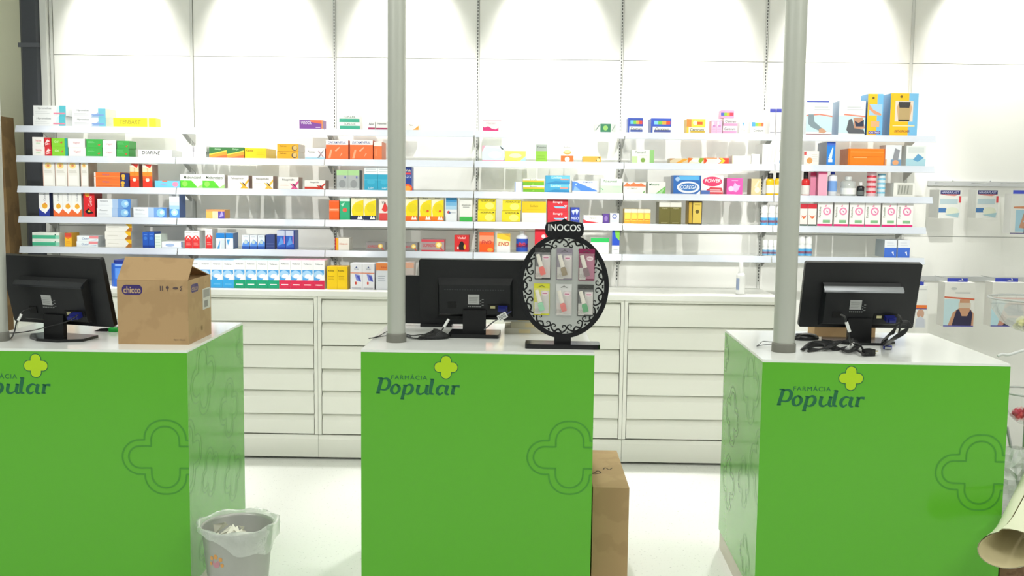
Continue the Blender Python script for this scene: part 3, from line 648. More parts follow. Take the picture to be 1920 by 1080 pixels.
def prod(L, x0, x1, yt, desc, base, els, n=1, st=1, d=.11, side=None, top=None, name='medicine_box', cat='medicine box', fy=.012, gap=.0008, rot=0, yb=None):
    Yf = (SHELF_Y if L < 5 else CAB_Y+.05)+fy; zs = ZS[L] if yb is None else at((x0+x1)/2, yb, Yf).z
    A = at(x0, yt, Yf); B = at(x1, yt, Yf); X0_, X1_ = A.x, B.x; H_ = (A.z+B.z)/2-zs
    w = (X1_-X0_)/n; h = H_/st; src = None
    assert h > .008, (desc, h)
    for i in range(n):
        for k in range(st):
            if src is None: o = src = carton_mesh(w-gap, h-.0004, d, base, els, side, top).build(name)
            else: o = src.copy(); C.objects.link(o)
            o.location = (X0_+w*(i+.5)+(.004*sin(k*3+x0) if st > 1 and k else 0), Yf, zs+.0003+h*k); o.rotation_euler = (0, 0, rot)
            lab = desc+posw(i, n)+stkw(k, st)+', '+SH[L]
            tag(o, lab, cat, ('medicine cartons on the ' if cat == 'medicine box' else cat+' items on the ')+SH[L])
R, P_, CI, EL, T, V_, LN = 'R', 'P', 'C', 'E', 'T', 'V', 'L'
GY = '#8a8d90'; W_ = '#f2f2ef'
# --- top shelf
prod(0, 61, 122, 198, 'white carton with teal end at far left', '#e9ebec', [(R, .8, 0, 1, 1, '#59b9c8'), (P_, [(.68, .1), (.8, .1), (.8, .9), (.75, .9)], '#cfe6ea'), (T, 'Hipromelose', .33, .72, .26, GY, .55), (R, .62, .16, .98, .3, '#e58aa0'), (LN, .06, .15, .5, .5, '#c5c8cb', 2)], st=2)
prod(0, 135, 198, 203, 'white carton with blue-teal end beside teal-ended stack', '#e6e8eb', [(R, .78, 0, 1, 1, '#74bfd4'), (P_, [(.55, .0), (.8, .0), (.8, .6)], '#9db8da'), (T, 'Hipromelose', .32, .74, .24, GY, .55), (R, .58, .2, .95, .34, '#7f9fd8'), (LN, .06, .15, .5, .5, '#c5c8cb', 2)], st=2, d=.16)
prod(0, 212, 292, 221, 'long low bright yellow carton', '#f4ec35', [(T, 'TENSART', .4, .55, .5, '#b8a838', .5), (R, .8, 0, .84, 1, '#f7f3b0')], d=.08)
prod(0, 561, 605, 225, 'low purple carton with orange corner', '#7b3f97', [(P_, [(.45, 1), (1, 1), (1, .55), (.5, .78)], '#e0663f'), (R, .95, 0, 1, 1, '#d98a4f'), (T, 'VODOL', .3, .68, .3, '#f0e6f2', .45), (R, .7, .12, .9, .22, '#cbb2d6')])
prod(0, 637, 675, 216, 'white carton with green lower band', '#e9ece8', [(R, 0, 0, 1, .5, '#2fa184'), (T, 'TOPLEXIL', .5, .76, .3, '#6a7a74', .8), (LN, .1, .55, .9, .62, '#b5c4be', 1)], st=2)
prod(0, 690, 703, 228, 'narrow white carton with plum foot left of the pole', '#eeeeee', [(R, 0, 0, 1, .25, '#a83a60'), (T, 'Nas', .5, .7, .3, '#555555')])
prod(0, 705, 733, 228, 'white carton with plum edge partly behind the pole', '#ededec', [(R, 0, 0, 1, .22, '#a83a60'), (R, .8, .2, 1, 1, '#b02a58'), (T, 'Nasonex', .4, .75, .22, '#555555', .7)])
prod(0, 757, 785, 232, 'small white and orange carton right of the pole', '#f3efe8', [(P_, [(.6, 0), (1, 0), (1, .7), (.8, .3)], '#f0a646'), (T, 'Nov', .5, .8, .25, GY)])
prod(0, 905, 940, 225, 'white carton with magenta wave', '#e2dedd', [(P_, [(0, 0), (.85, 0), (.85, .3), (.7, .15), (.5, .2), (.3, .42), (.1, .3), (0, .4)], '#cf2a72'), (T, 'Nacsan', .45, .72, .22, '#c9b5bd', .7), (R, 0, .96, 1, 1, '#e58aa8')])
prod(0, 1116, 1155, 232, 'grey carton with dark green panel', '#b9beb9', [(R, .25, 0, .75, 1, '#1f6a4a'), (EL, .5, .5, .12, .3, '#7fae5a'), (P_, [(0, .2), (.2, .9), (.25, .9), (.05, .2)], '#6a7a70'), (P_, [(.8, .2), (.95, .9), (1, .9), (.85, .2)], '#8b968c')])
def vit(c1, c2, c3): return [(R, 0, .45, 1, 1, c1), (R, .15, .58, .35, .82, c2), (R, .35, .58, .55, .82, '#6fc04a'), (R, .55, .58, .75, .82, '#f2a23a'), (R, .75, .58, .95, .82, '#e2452f'), (R, .08, 0, 1, .42, '#e9e9e4'), (R, .15, .04, .98, .2, c3), (T, 'Centrum', .55, .26, .2, '#2c2c2c', .75)]
prod(0, 1178, 1206, 221, 'dark blue vitamin carton with rainbow band, single', '#2a4fae', vit('#2747a8', '#5fb5e8', '#4257a0'), cat='vitamin box', name='vitamin_box')
prod(0, 1221, 1259, 222, 'dark blue rainbow vitamin carton, wider pair in front', '#2a4fae', vit('#2d52c0', '#7fc5f0', '#3f4f98'), cat='vitamin box', name='vitamin_box', d=.16)
prod(0, 1288, 1323, 223, 'yellow vitamin carton with red sun print', '#f4c63a', [(R, 0, .45, 1, 1, '#f8d84a'), (R, 0, .45, .25, 1, '#ef8a3a'), (CI, .45, .72, .16, '#fff3c0'), (R, .55, .6, .85, .8, '#e8622f'), (R, .1, 0, 1, .42, '#e6e2cf'), (R, .2, .04, .98, .18, '#c8a83a'), (T, 'Centrum', .55, .25, .2, '#2c2c2c', .75)], cat='vitamin box', name='vitamin_box')
prod(0, 1334, 1354, 226, 'pale pink vitamin carton pair beside pink stack', '#eeb6d3', [(R, .1, .55, .45, .9, '#f7d9ea'), (R, .3, .5, .8, .65, '#c98ac0'), (LN, .1, .1, .9, .4, '#d890bb', 2)], cat='vitamin box', name='vitamin_box', n=2, d=.08)
prod(0, 1356, 1382, 222, 'pink and white vitamin carton under the pink top one', '#eadfe2', [(R, 0, 0, 1, .35, '#d893b8'), (T, 'Centrum', .5, .62, .34, '#3c3c3c', .8)], cat='vitamin box', name='vitamin_box', st=2)
prod(0, 1352, 1377, 207, 'pink rainbow vitamin carton on top of the pink and white ones', '#eaa0c8', [(R, 0, .3, .25, .7, '#4f62c0'), (R, .25, .3, .45, .7, '#8ac04a'), (R, .45, .3, .65, .7, '#f0a83a'), (R, .65, .3, .95, .7, '#e0405a'), (LN, .3, .78, .95, .9, '#f6d0e4', 1)], cat='vitamin box', name='vitamin_box', yb=221.6, d=.08)
prod(0, 1387, 1401, 229, 'small white vitamin carton with blue mark, single', '#eeeeee', [(P_, [(.35, .95), (.6, .95), (.5, .6)], '#4f9fd0'), (T, 'Cal', .5, .3, .2, '#c89a8a')], cat='vitamin box', name='vitamin_box', d=.08)
prod(0, 1407, 1434, 228, 'white vitamin carton with small rainbow band', '#ececea', [(R, .1, .6, .35, .95, '#4f9fd0'), (R, .35, .62, .55, .9, '#8ac04a'), (R, .55, .62, .75, .9, '#f0a83a'), (R, .75, .62, .92, .9, '#e86a3a'), (R, .15, .08, 1, .45, '#dfe0d8'), (T, 'Centrum', .58, .28, .2, '#3c3c3c', .7)], cat='vitamin box', name='vitamin_box', d=.1)
# --- second shelf
prod(1, 60, 83, 257, 'white carton with faint red print at far left', '#ece9e6', [(T, 'Valda', .5, .62, .22, '#d98c8c'), (T, 'max', .5, .32, .15, '#a8cfa0', .4)], st=2)
prod(1, 83, 96, 258, 'narrow bright red carton with white swirl', '#cf2f36', [(P_, [(.1, .3), (.5, .8), (.9, .6), (.5, .45)], '#f3d6d6'), (P_, [(.1, .15), (.5, .4), (.9, .3), (.5, .2)], '#f0c6c6')], st=2)
prod(1, 97, 127, 259, 'lime green carton with teal end', '#84cb35', [(R, .82, 0, 1, 1, '#2f9a92'), (P_, [(.5, .45), (.7, .65), (.65, .4)], '#c9553f'), (T, 'Gel', .3, .6, .25, '#d9f0b0')], st=2)
prod(1, 128, 160, 260, 'white carton with pink lettering between green stacks', '#f0efee', [(T, 'Vagisil', .5, .5, .3, '#d89aa8', .7)], st=2)
prod(1, 161, 191, 261, 'solid green carton with red mark, wide', '#3fae4c', [(R, 0, 0, 1, .96, '#43b250'), (P_, [(.7, .35), (.9, .45), (.8, .2)], '#d8483a'), (LN, .1, .5, .5, .8, '#8fd496', 2)], st=2)
prod(1, 192, 217, 263, 'small white carton with pink lettering', '#efefee', [(T, 'Vagisil', .5, .5, .28, '#d89aa8', .75)], st=2)
prod(1, 218, 241, 264, 'narrow green carton with red mark', '#42ac4e', [(P_, [(.65, .35), (.9, .45), (.8, .2)], '#d8483a'), (LN, .1, .5, .6, .8, '#8fd496', 2)], st=2)
prod(1, 259, 322, 281, 'long low white carton with bold black lettering', '#f7f7f7', [(T, 'DIAPINE', .38, .6, .5, '#3c3c3c', .58), (R, .82, .3, .95, .6, '#e2e2e4')], d=.2)
prod(1, 341, 362, 273, 'white carton with faint violet print', '#f0eef4', [(T, 'Daflon', .5, .6, .28, '#b4a6cc', .8), (LN, .1, .15, .8, .3, '#d6cfe2', 1)], st=2)
prod(1, 363, 386, 274, 'plain white carton beside violet-print stack', '#f4f3f4', [(T, 'Dafl', .5, .6, .2, '#c0bccb', .7)], st=2)
prod(1, 392, 458, 276, 'dark green carton with orange diagonal', '#35703a', [(P_, [(0, 0), (1, 0), (1, .62), (0, .25)], '#e0922f'), (P_, [(.1, 0), (1, 0), (1, .3)], '#e8672f'), (P_, [(0, .35), (1, .72), (1, .62), (0, .25)], '#e8d04a'), (T, 'Ginkgo', .5, .8, .2, '#a8cfa4', .8)], n=2)
prod(1, 459, 499, 278, 'golden yellow carton with small black word', '#f1c716', [(T, 'Kaloba', .22, .78, .2, '#4a3f10', .36), (LN, .55, .3, .9, .7, '#d9ac10', 3)], d=.24)
prod(1, 519, 559, 270, 'amber carton with round dark swirl', '#e8ac22', [(EL, .82, .45, .13, .38, '#4a4550'), (EL, .84, .48, .1, .3, '#d9b870'), (T, 'Caltren', .28, .72, .22, '#8f6410', .45), (R, 0, .95, 1, 1, '#c8871a')], st=2, side='#f1efe6', d=.18)
prod(1, 572, 609, 278, 'low white carton with pale blue foot', '#f0efee', [(R, 0, 0, 1, .14, '#a7cfe0'), (P_, [(.62, .1), (.9, .8), (.95, .8), (.72, .1)], '#8a8a92'), (P_, [(.7, .8), (.95, .2), (.9, .15), (.65, .7)], '#b8a0a8'), (T, 'Novac', .33, .68, .2, '#777777', .5)])
prod(1, 611, 653, 263, 'orange carton with white top band, left one', '#ea6c33', [(R, 0, .76, 1, 1, '#f1ece8'), (T, 'DAYAMINERAL', .5, .88, .13, '#4a62a0', .8), (P_, [(.1, .05), (.2, .5), (.28, .5), (.2, .05)], '#f2a57e'), (P_, [(.4, .45), (.6, .65), (.62, .6), (.45, .4)], '#f2b08c'), (P_, [(.6, .1), (.7, .35), (.74, .3)], '#f2a57e')])
prod(1, 656, 699, 263, 'orange carton with white top band, middle one', '#ea6c33', [(R, 0, .76, 1, 1, '#f1ece8'), (T, 'DAYAMINERAL', .5, .88, .13, '#4a62a0', .8), (P_, [(.1, .05), (.2, .5), (.28, .5), (.2, .05)], '#f2a57e'), (P_, [(.4, .45), (.6, .65), (.62, .6), (.45, .4)], '#f2b08c'), (P_, [(.6, .1), (.7, .35), (.74, .3)], '#f2a57e')])
prod(1, 701, 716, 266, 'narrow orange carton with white top near the pole', '#e4743f', [(R, 0, .76, 1, 1, '#e6e2dc'), (R, .2, .2, .3, .6, '#ef9f78')], d=.18)
prod(1, 904, 945, 273, 'pale blue and pink pastel carton', '#d7e8f6', [(P_, [(0, .6), (.15, 1), (0, 1)], '#f0a6b8'), (P_, [(.1, .95), (.8, 1), (1, .5), (1, .75)], '#fbfbfb'), (R, 0, 0, 1, .06, '#e8a6bc'), (EL, .6, .4, .3, .25, '#eef6fc')])
prod(1, 947, 986, 283, 'pastel yellow carton with blue corner', '#f2ee6c', [(P_, [(.7, 0), (1, 0), (1, .5)], '#a9d2ea'), (EL, .5, .55, .3, .22, '#fbfac0'), (R, 0, 0, .6, .08, '#d8c84a')])
prod(1, 1005, 1026, 271, 'upright carton, grey top and green lower half', '#86b93c', [(R, 0, .62, 1, 1, '#9aa39b'), (T, 'Tamarine', .5, .84, .1, '#39443c', .8), (LN, .15, .1, .85, .4, '#74a62f', 2)], d=.07)
prod(1, 1052, 1076, 271, 'upright white carton with orange foot and bread picture', '#e3e2e0', [(R, 0, 0, 1, .36, '#ea6628'), (EL, .5, .55, .32, .13, '#d79a4a'), (EL, .5, .6, .25, .1, '#e8c78a'), (T, 'Biofibras', .5, .85, .09, '#8a8a8a', .8), (CI, .5, .15, .2, '#f3e0c8')], d=.07)
prod(1, 1093, 1127, 293, 'low gold carton', '#c99a3a', [(P_, [(.7, .2), (.85, .8), (.95, .8), (.8, .2)], '#5a4a20'), (EL, .85, .4, .08, .3, '#e8d48a'), (R, 0, .9, 1, 1, '#dcb45a')])
prod(1, 1185, 1227, 281, 'white carton with green right edge', '#dfe6da', [(R, .8, 0, 1, 1, '#8ec278'), (R, 0, 0, .25, .5, '#b9d49a'), (CI, .5, .2, .18, '#7fa24a'), (T, 'Tamaril', .38, .82, .2, '#8a9488', .65), (LN, .3, .4, .75, .6, '#c2cfbc', 2)])
prod(1, 1256, 1290, 297, 'low beige and orange carton, leftmost low one', '#d8c8a8', [(P_, [(.3, 0), (.6, 0), (1, .8), (.8, 1)], '#e8a23a'), (P_, [(0, .5), (.3, 1), (0, 1)], '#b88a5a')])
prod(1, 1290, 1322, 296, 'low white carton with green and orange leaf', '#e6e3cf', [(P_, [(0, 0), (.3, .9), (.1, 1), (0, 1)], '#d9742a'), (EL, .5, .5, .28, .3, '#f2f0e6'), (P_, [(.75, 0), (1, 1), (.7, 1), (.6, .4)], '#8aa82f'), (R, .92, 0, 1, 1, '#e0642f')])
prod(1, 1322, 1367, 296, 'low red carton with yellow arrow', '#d8402a', [(P_, [(0, 0), (.55, 0), (.7, .5), (.55, 1), (0, 1), (.1, .5)], '#efe9d8'), (P_, [(.6, 0), (.72, 0), (.85, .5), (.72, 1), (.6, 1), (.72, .5)], '#f2c92f'), (R, 0, .85, .5, 1, '#e8832f')])
prod(1, 1373, 1408, 292, 'low plain cream carton', '#e9e8df', [(R, 0, 0, .05, 1, '#d6cfae'), (LN, .3, .3, .8, .5, '#dadad2', 1)])
prod(1, 1409, 1425, 289, 'small plain white carton beside the cream one', '#f4f4f1', [(LN, .2, .4, .8, .6, '#e2e2de', 1)])
# --- third shelf
for i, (a, c, nm) in enumerate(((80, 102, 'first'), (103, 125, 'second'), (126, 148, 'third'), (151, 165, 'narrower fourth'))):
    prod(2, a, c, 304, 'tall white carton with yellow sun, %s from the column' % nm, '#e7e5df', [(CI, .45, .86, .28, '#f2d58a'), (CI, .45, .86, .12, '#d98a5a'), (LN, .12, .55, .8, .66, '#cfccc4', 2), (R, .1, .04, .85, .45, '#eeede8'), (R, 0, 0, .04, 1, '#e8c0b0')], d=.13, side='#b9b2a2' if i == 3 else None)
prod(2, 176, 225, 323, 'orange carton with mauve lettering', '#ea7433', [(T, 'Multigrip', .45, .68, .26, '#b06a90', .75), (R, 0, 0, .06, 1, '#f0ede8'), (R, 0, .35, 1, .42, '#f0954f'), (LN, .15, .12, .7, .26, '#d65a2a', 1)], st=2, d=.15)
prod(2, 225, 241, 325, 'small navy carton with yellow dots beside orange stack', '#23306e', [(CI, .3, .6, .28, '#e2b040'), (CI, .3, .2, .2, '#e2b040')], st=2, d=.15)
def grad(): return [(R, 0, .0, 1, .3, '#dd3322'), (R, 0, .3, 1, .48, '#e85826'), (R, 0, .48, 1, .66, '#ef8a2c'), (R, 0, .66, 1, .86, '#ead7b0'), (P_, [(.1, 1), (.8, .82), (1, 1)], '#d63a2a'), (CI, .5, .32, .2, '#f5d8cc'), (V_, 'Redoxon', .5, .6, .22, '#c9822f')]
prod(2, 243, 260, 307, 'tall red-orange shaded carton, left of the pair', '#e8e2d6', grad(), side='#a8604a', d=.1)
prod(2, 267, 285, 308, 'tall red-orange shaded carton, right of the pair', '#e8e2d6', grad(), side='#b8887a', d=.1)
prod(2, 290, 337, 339, 'low sky blue carton with pink mark', '#6cbfe8', [(EL, .82, .5, .12, .35, '#e48aa8'), (T, 'Calm', .35, .5, .3, '#b58ab8', .6), (R, .3, .88, .5, 1, '#e8623a')], top='#3fa0a0')
def greenw(): return [(R, 0, 0, .8, .55, '#54bd2c'), (P_, [(.8, 0), (1, 0), (1, .55), (.55, .55)], '#e9efe2'), (P_, [(.5, .55), (.62, .55), (.95, 0), (.8, 0)], '#dfeed0'), (EL, .2, .3, .12, .2, '#86d653'), (T, 'Mebendazol', .55, .78, .22, '#4a574a', .8), (P_, [(.7, 0), (1, 0), (1, .3)], '#9ccf7c')]
prod(2, 338, 421, 327, 'white carton with bright green lower half', '#eceee8', greenw(), n=2)
for (a, c, yt, acc, nm, dd) in ((427, 466, 329, '#f1a52a', 'orange ribbon corner', 0), (473, 512, 330, '#f2b648', 'amber and grey ribbon corner', 0), (522, 560, 332, '#d94f8c', 'magenta ribbon corner', 0), (571, 610, 338, '#c8392b', 'red stripe and dark ribbon', 1)):
    els = [(T, 'Neopiridin', .48, .76, .22, '#4c4c4c', .85), (P_, [(.55, .5), (.7, .4), (1, .0), (.8, 0)], acc), (P_, [(.6, .0), (.75, 0), (1, .55), (1, .75)], acc), (P_, [(.68, .5), (.78, .42), (.9, .15), (.78, .25)], '#3a3438'), (LN, .08, .2, .5, .5, '#e8cfc4', 2)]
    if dd: els += [(R, 0, .06, .7, .28, '#c8392b')]
    prod(2, a, c, yt, 'white carton with '+nm, '#e8e5e0', els, side='#b89a8e')
prod(2, 631, 674, 319, 'grey carton with pale green top', '#a9adae', [(R, 0, .74, 1, 1, '#a6cf92'), (EL, .5, .3, .3, .2, '#8e9294'), (R, .7, .58, .82, .68, '#4a5aa8'), (R, 0, .04, 1, .1, '#c6c9c9')], n=2, side='#7f8384')
prod(2, 683, 734, 313, 'turquoise carton with white top, partly behind the pole', '#2f9fc0', [(R, 0, .68, 1, 1, '#e4e8ea'), (LN, .1, .74, .9, .95, '#b7c0c4', 2), (R, 0, .42, 1, .46, '#54b4d0'), (T, 'Lubri', .5, .1, .08, '#c8e4ee'), (EL, .5, .35, .3, .1, '#3fabca')], n=2, d=.13)
prod(2, 757, 772, 313, 'tall navy carton with red and orange sun', '#273f8f', [(EL, .5, .08, .6, .2, '#e2552c'), (EL, .5, .08, .4, .12, '#f0a040'), (R, .1, .68, .9, .76, '#d8484a'), (T, 'AZO', .5, .58, .1, '#c8d4ec'), (T, 'Wick', .5, .85, .09, '#e0d8a8')], side='#3f55a4')
prod(2, 965, 980, 341, 'small white carton with blue edge', '#ecece8', [(R, 0, 0, .12, 1, '#7f9cd0'), (R, .9, 0, 1, 1, '#7f9cd0')], st=1)
prod(2, 981, 1021, 335, 'green and yellow striped carton', '#6fae2c', [(R, 0, .72, 1, 1, '#dfe2d2'), (R, 0, .5, 1, .72, '#c8b32c'), (T, 'Bromelim', .5, .84, .2, '#5c6450', .85), (P_, [(.4, .1), (.5, .35), (.55, .1)], '#8fc64a')], st=2)
prod(2, 1022, 1068, 329, 'teal blue carton with salmon print', '#3f96bd', [(R, .2, .6, 1, .95, '#5fb0cf'), (T, 'Lavitan', .45, .78, .3, '#bfe0ee', .5), (R, .62, .45, .95, .6, '#d88a78'), (P_, [(0, 0), (1, 0), (1, .25), (.4, .35)], '#2f7fae')], st=2)
prod(2, 1073, 1120, 339, 'white carton with blue diagonal wedge', '#e3e3de', [(P_, [(0, .15), (1, .1), (1, .2), (.1, .95), (0, .95)], '#4a7cc8'), (P_, [(.05, .15), (.35, .15), (.1, .6)], '#7da4de'), (T, 'BISMUJEN', .62, .86, .18, '#4a6cae', .5), (CI, .15, .7, .08, '#a6c2ea')])
prod(2, 1126, 1167, 335, 'pale mint carton with dark green lettering', '#dde6d8', [(R, 0, .0, 1, .52, '#bcdcb8'), (T, 'Naturetti', .45, .82, .18, '#5a7a60', .75), (P_, [(0, .35), (.15, .25), (.1, .2)], '#3f9a6a'), (LN, .55, .35, .9, .5, '#8fbf9a', 1)])
prod(2, 1169, 1211, 342, 'white carton with orange ragged top', '#e6e2d8', [(P_, [(0, .65), (.15, .98), (.3, .8), (.45, 1), (.6, .85), (.8, .95), (1, .7), (1, .62), (0, .62)], '#e8764a'), (T, 'VITAMINE', .4, .45, .16, '#a8a49a', .6), (P_, [(.88, .1), (.98, .3), (.94, .05)], '#5a9a4a')])
prod(2, 1215, 1248, 341, 'white carton with green leaf corner', '#e4e7de', [(P_, [(.45, 0), (1, 0), (1, .65)], '#6fb85a'), (P_, [(.55, 0), (.8, 0), (.95, .5)], '#a8d49a'), (T, 'Motore', .35, .78, .2, '#4a7a5a', .6)])
prod(2, 1263, 1314, 329, 'blue denture carton with white oval', '#2f68b4', [(R, .2, .75, .95, .97, '#5fb0e4'), (EL, .55, .36, .42, .32, '#e2e6ea'), (EL, .56, .37, .34, .22, '#3f74b8'), (T, 'COREGA', .56, .37, .2, '#dfe8f2', .6), (CI, .15, .8, .12, '#a8c4e4'), (P_, [(.85, 0), (1, 0), (1, .2)], '#e8e8f0')], cat='denture care box', name='denture_care_box')
prod(2, 1315, 1357, 329, 'red and white denture carton with pink oval', '#e8dfe0', [(EL, .5, .68, .44, .26, '#d83a66'), (T, 'POWER', .52, .72, .2, '#f6e6ea', .7), (P_, [(.2, .4), (.95, .35), (1, 0), (.3, 0)], '#c8424e'), (R, 0, 0, .4, .2, '#4f6cae'), (LN, .4, .08, .95, .28, '#f0d0d2', 2), (P_, [(0, .3), (.2, .5), (.4, .35), (.2, .2)], '#f4f4f4')], cat='denture care box', name='denture_care_box')
prod(2, 1363, 1393, 334, 'square pink carton with white flower shape', '#e0509f', [(P_, [(.35, .3), (.5, .75), (.65, .6), (.85, .55), (.75, .3), (.6, .15), (.45, .2)], '#f0a8d0'), (CI, .28, .35, .17, '#f3c0dc'), (LN, .3, .8, .7, .9, '#f0b0d4', 1)], side='#b84a88')
prod(2, 1409, 1428, 335, 'beige gold carton with pale ring', '#c9ba8e', [(EL, .6, .3, .25, .18, '#ece4c4'), (P_, [(.3, .5), (.7, .9), (.8, .85), (.5, .4)], '#e2d8b4')], side='#8f7c66')
prod(2, 1535, 1552, 320, 'upright soft pink carton among bottles', '#eba6bd', [(R, 0, .85, 1, 1, '#e0608c')], side='#c98aa4', name='cosmetic_box', cat='cosmetic box')
prod(2, 1520, 1531, 323, 'upright rose carton behind the red bottle', '#dd88a6', [(R, 0, .85, 1, 1, '#c42a5c')], name='cosmetic_box', cat='cosmetic box', fy=.05)
prod(2, 1676, 1716, 343, 'white carton with grey patterned panel at right end', '#e6e6e0', [(R, .18, .12, .9, .88, '#b5b6ae')]+[(P_, [(.2+.14*k, .2), (.26+.14*k, .2), (.3+.14*k, .8), (.24+.14*k, .8)], '#8d8f88') for k in range(4)], d=.16, name='cosmetic_box', cat='cosmetic box')
# --- fourth shelf
def ball(c1, c2): return [(R, 0, 0, 1, .3, c1), (P_, [(0, .3), (1, .3), (.6, .1), (.2, .2)], '#f3f3f0'), (CI, .55, .38, .34, '#f5efe4'), (CI, .55, .38, .26, '#e8a82f'), (P_, [(.35, .42), (.55, .48), (.75, .4), (.6, .5)], c2), (V_, 'Cataflam', .55, .75, .2, '#9a9ca4')]
prod(3, 72, 92, 354, 'tall white and navy carton with orange ball', '#e8e8ea', ball('#2a3a9a', '#c8452a'), side='#2a3470')
prod(3, 99, 152, 356, 'tall white carton with orange foot and ball', '#ebebe9', ball('#ea6a34', '#c8452a'), n=3)
prod(3, 156, 177, 360, 'upright bright red carton with flame', '#d8262c', [(CI, .35, .9, .22, '#e89a2f'), (V_, 'Gelol', .6, .62, .3, '#f2dede'), (P_, [(.1, .2), (.4, .35), (.9, .15), (.4, .1)], '#1c1418'), (EL, .5, .22, .12, .04, '#e8b03a')], side='#a82a2c')
def bub(): return [(R, .45, 0, 1, 1, '#a9c3e6'), (R, .62, 0, 1, 1, '#6f9cd8'), (R, .8, 0, 1, 1, '#4a80cc'), (CI, .83, .48, .42, '#8fc4ec'), (CI, .86, .52, .2, '#cfe6f6'), (T, 'Rinosoro', .2, .76, .17, '#8a9098', .34), (LN, .04, .2, .35, .5, '#ccd2da', 2)]
prod(3, 181, 244, 373, 'white to blue carton with bubble', '#e7ebf0', bub(), st=2)
prod(3, 250, 312, 389, 'low white to blue carton with pale bubble', '#e3e8ef', bub(), st=1)
prod(3, 317, 336, 362, 'tall carton fading from white to blue with bubble', '#dfe2e6', [(R, 0, 0, 1, .35, '#4f90d4'), (R, 0, .35, 1, .5, '#9ac0e4'), (R, 0, .5, 1, .65, '#c6d6e8'), (CI, .5, .22, .34, '#a8d0f0'), (CI, .5, .22, .16, '#deeef8'), (T, 'Rino', .5, .9, .07, '#9aa0a8')], side='#4a68a8')
prod(3, 386, 421, 393, 'small orange and violet carton alone on its shelf', '#f0b05a', [(R, .35, 0, .65, 1, '#f3d8a8'), (R, .65, 0, 1, 1, '#5b4aa0'), (P_, [(.7, .1), (.85, .9), (.95, .3)], '#a79ad0'), (R, 0, .8, 1, 1, '#e8945a')])
prod(3, 617, 636, 376, 'upright plain orange carton', '#e95f22', [(R, 0, .45, 1, .6, '#f0875a'), (LN, .1, .5, .9, .56, '#f5c8b0', 1), (R, 0, .95, 1, 1, '#e8704a')])
prod(3, 637, 656, 371, 'upright emerald carton with red disc', '#2fa878', [(R, 0, .85, 1, 1, '#dcebe2'), (CI, .5, .45, .22, '#d8604a'), (P_, [(.1, .7), (.5, .8), (.3, .6)], '#a8dcc4')])
def yel(foot, disc=None): return [(R, 0, .2, 1, .92, '#f0d41c'), (EL, .6, .55, .36, .2, '#dfcb1e'), (P_, [(0, .2), (.12, .2), (.05, .42), (.12, .62), (.3, .76), (.6, .85), (1, .9), (1, 1), (0, 1)], '#ece6c6'), (R, 0, 0, 1, .2, foot), (P_, [(.5, .05), (.62, .22), (.72, .1), (.82, .22), (.95, .05)], '#f2efe6'), (T, 'Benegrip', .5, .96, .06, '#666666')]+([(CI, .7, .42, .1, disc)] if disc else [])
prod(3, 658, 705, 371, 'upright yellow moon carton with navy foot', '#e6e2d0', yel('#1f2a4e'), n=2)
prod(3, 711, 733, 374, 'upright white and red carton touching the pole', '#e8dcd8', [(R, 0, 0, 1, .35, '#d84a4a'), (P_, [(.2, .5), (.5, .9), (.8, .5), (.5, .4)], '#d83a3a'), (T, 'Vic', .4, .85, .12, '#222222')])
prod(3, 759, 783, 370, 'upright yellow moon carton with orange foot next to the pole', '#e8e0c8', yel('#ea6a24'))
prod(3, 786, 832, 370, 'upright yellow moon carton with orange foot and red dot', '#e8e0c8', yel('#ee7a24', '#e0522a'), n=2)
prod(3, 836, 857, 370, 'upright carton fading from blue to white', '#dfe3e6', [(R, 0, .8, 1, 1, '#3f8fc4'), (R, 0, .65, 1, .8, '#74aed4'), (R, 0, .5, 1, .65, '#a3c8e0'), (CI, .25, .38, .13, '#c84a4a'), (CI, .35, .36, .1, '#3a5a90'), (LN, .4, .3, .9, .42, '#b8bec4', 1)])
prod(3, 862, 886, 371, 'upright white carton with green foot', '#e4e4de', [(R, 0, 0, 1, .2, '#3fae4c'), (T, 'Simeticona', .5, .7, .07, '#6a6a66', .7), (LN, .25, .56, .75, .66, '#9a9a96', 1)])
ysp = [(T, 'NORIPURUM', .55, .82, .16, '#5a5428', .8), (EL, .65, .4, .25, .3, '#f2e878'), (R, .0, .0, 1, .08, '#c8b41a')]
prod(3, 896, 929, 373, 'lemon yellow carton left of the other yellow stacks', '#ecd92c', ysp, st=2)
prod(3, 941, 976, 375, 'lemon yellow carton between two yellow groups', '#ecd92c', ysp, st=2)
prod(3, 979, 1024, 399, 'plain white low carton under a yellow one', '#e9e7dc', [(LN, .2, .4, .8, .6, '#d8d5c8', 1)], d=.2)
A_ = at(979, 378, SHELF_Y+.012); Z_ = at(1000, 399, SHELF_Y+.012).z; Bq = at(1024, 378, SHELF_Y+.012)
o = carton_mesh(Bq.x-A_.x, (A_.z+Bq.z)/2-Z_, .2, '#ddbb20', [(T, 'Sulfato', .5, .6, .2, '#a88c14', .7), (LN, .2, .2, .8, .35, '#c4a41a', 1)]).build('medicine_box', None, ((A_.x+Bq.x)/2, SHELF_Y+.012, Z_+.0004)); tag(o, 'mustard yellow carton lying on a white one, fourth shelf', 'medicine box', 'medicine cartons on the fourth shelf')
prod(3, 1027, 1066, 374, 'crimson carton with pale blue strip', '#c22c38', [(T, 'Benegrip', .5, .76, .22, '#f0d8dc', .7), (P_, [(.3, .4), (.8, .4), (.9, .25), (.4, .25)], '#8ab8dc'), (P_, [(.8, .5), (.95, .5), (.9, .3)], '#e8e8ea')], st=2)
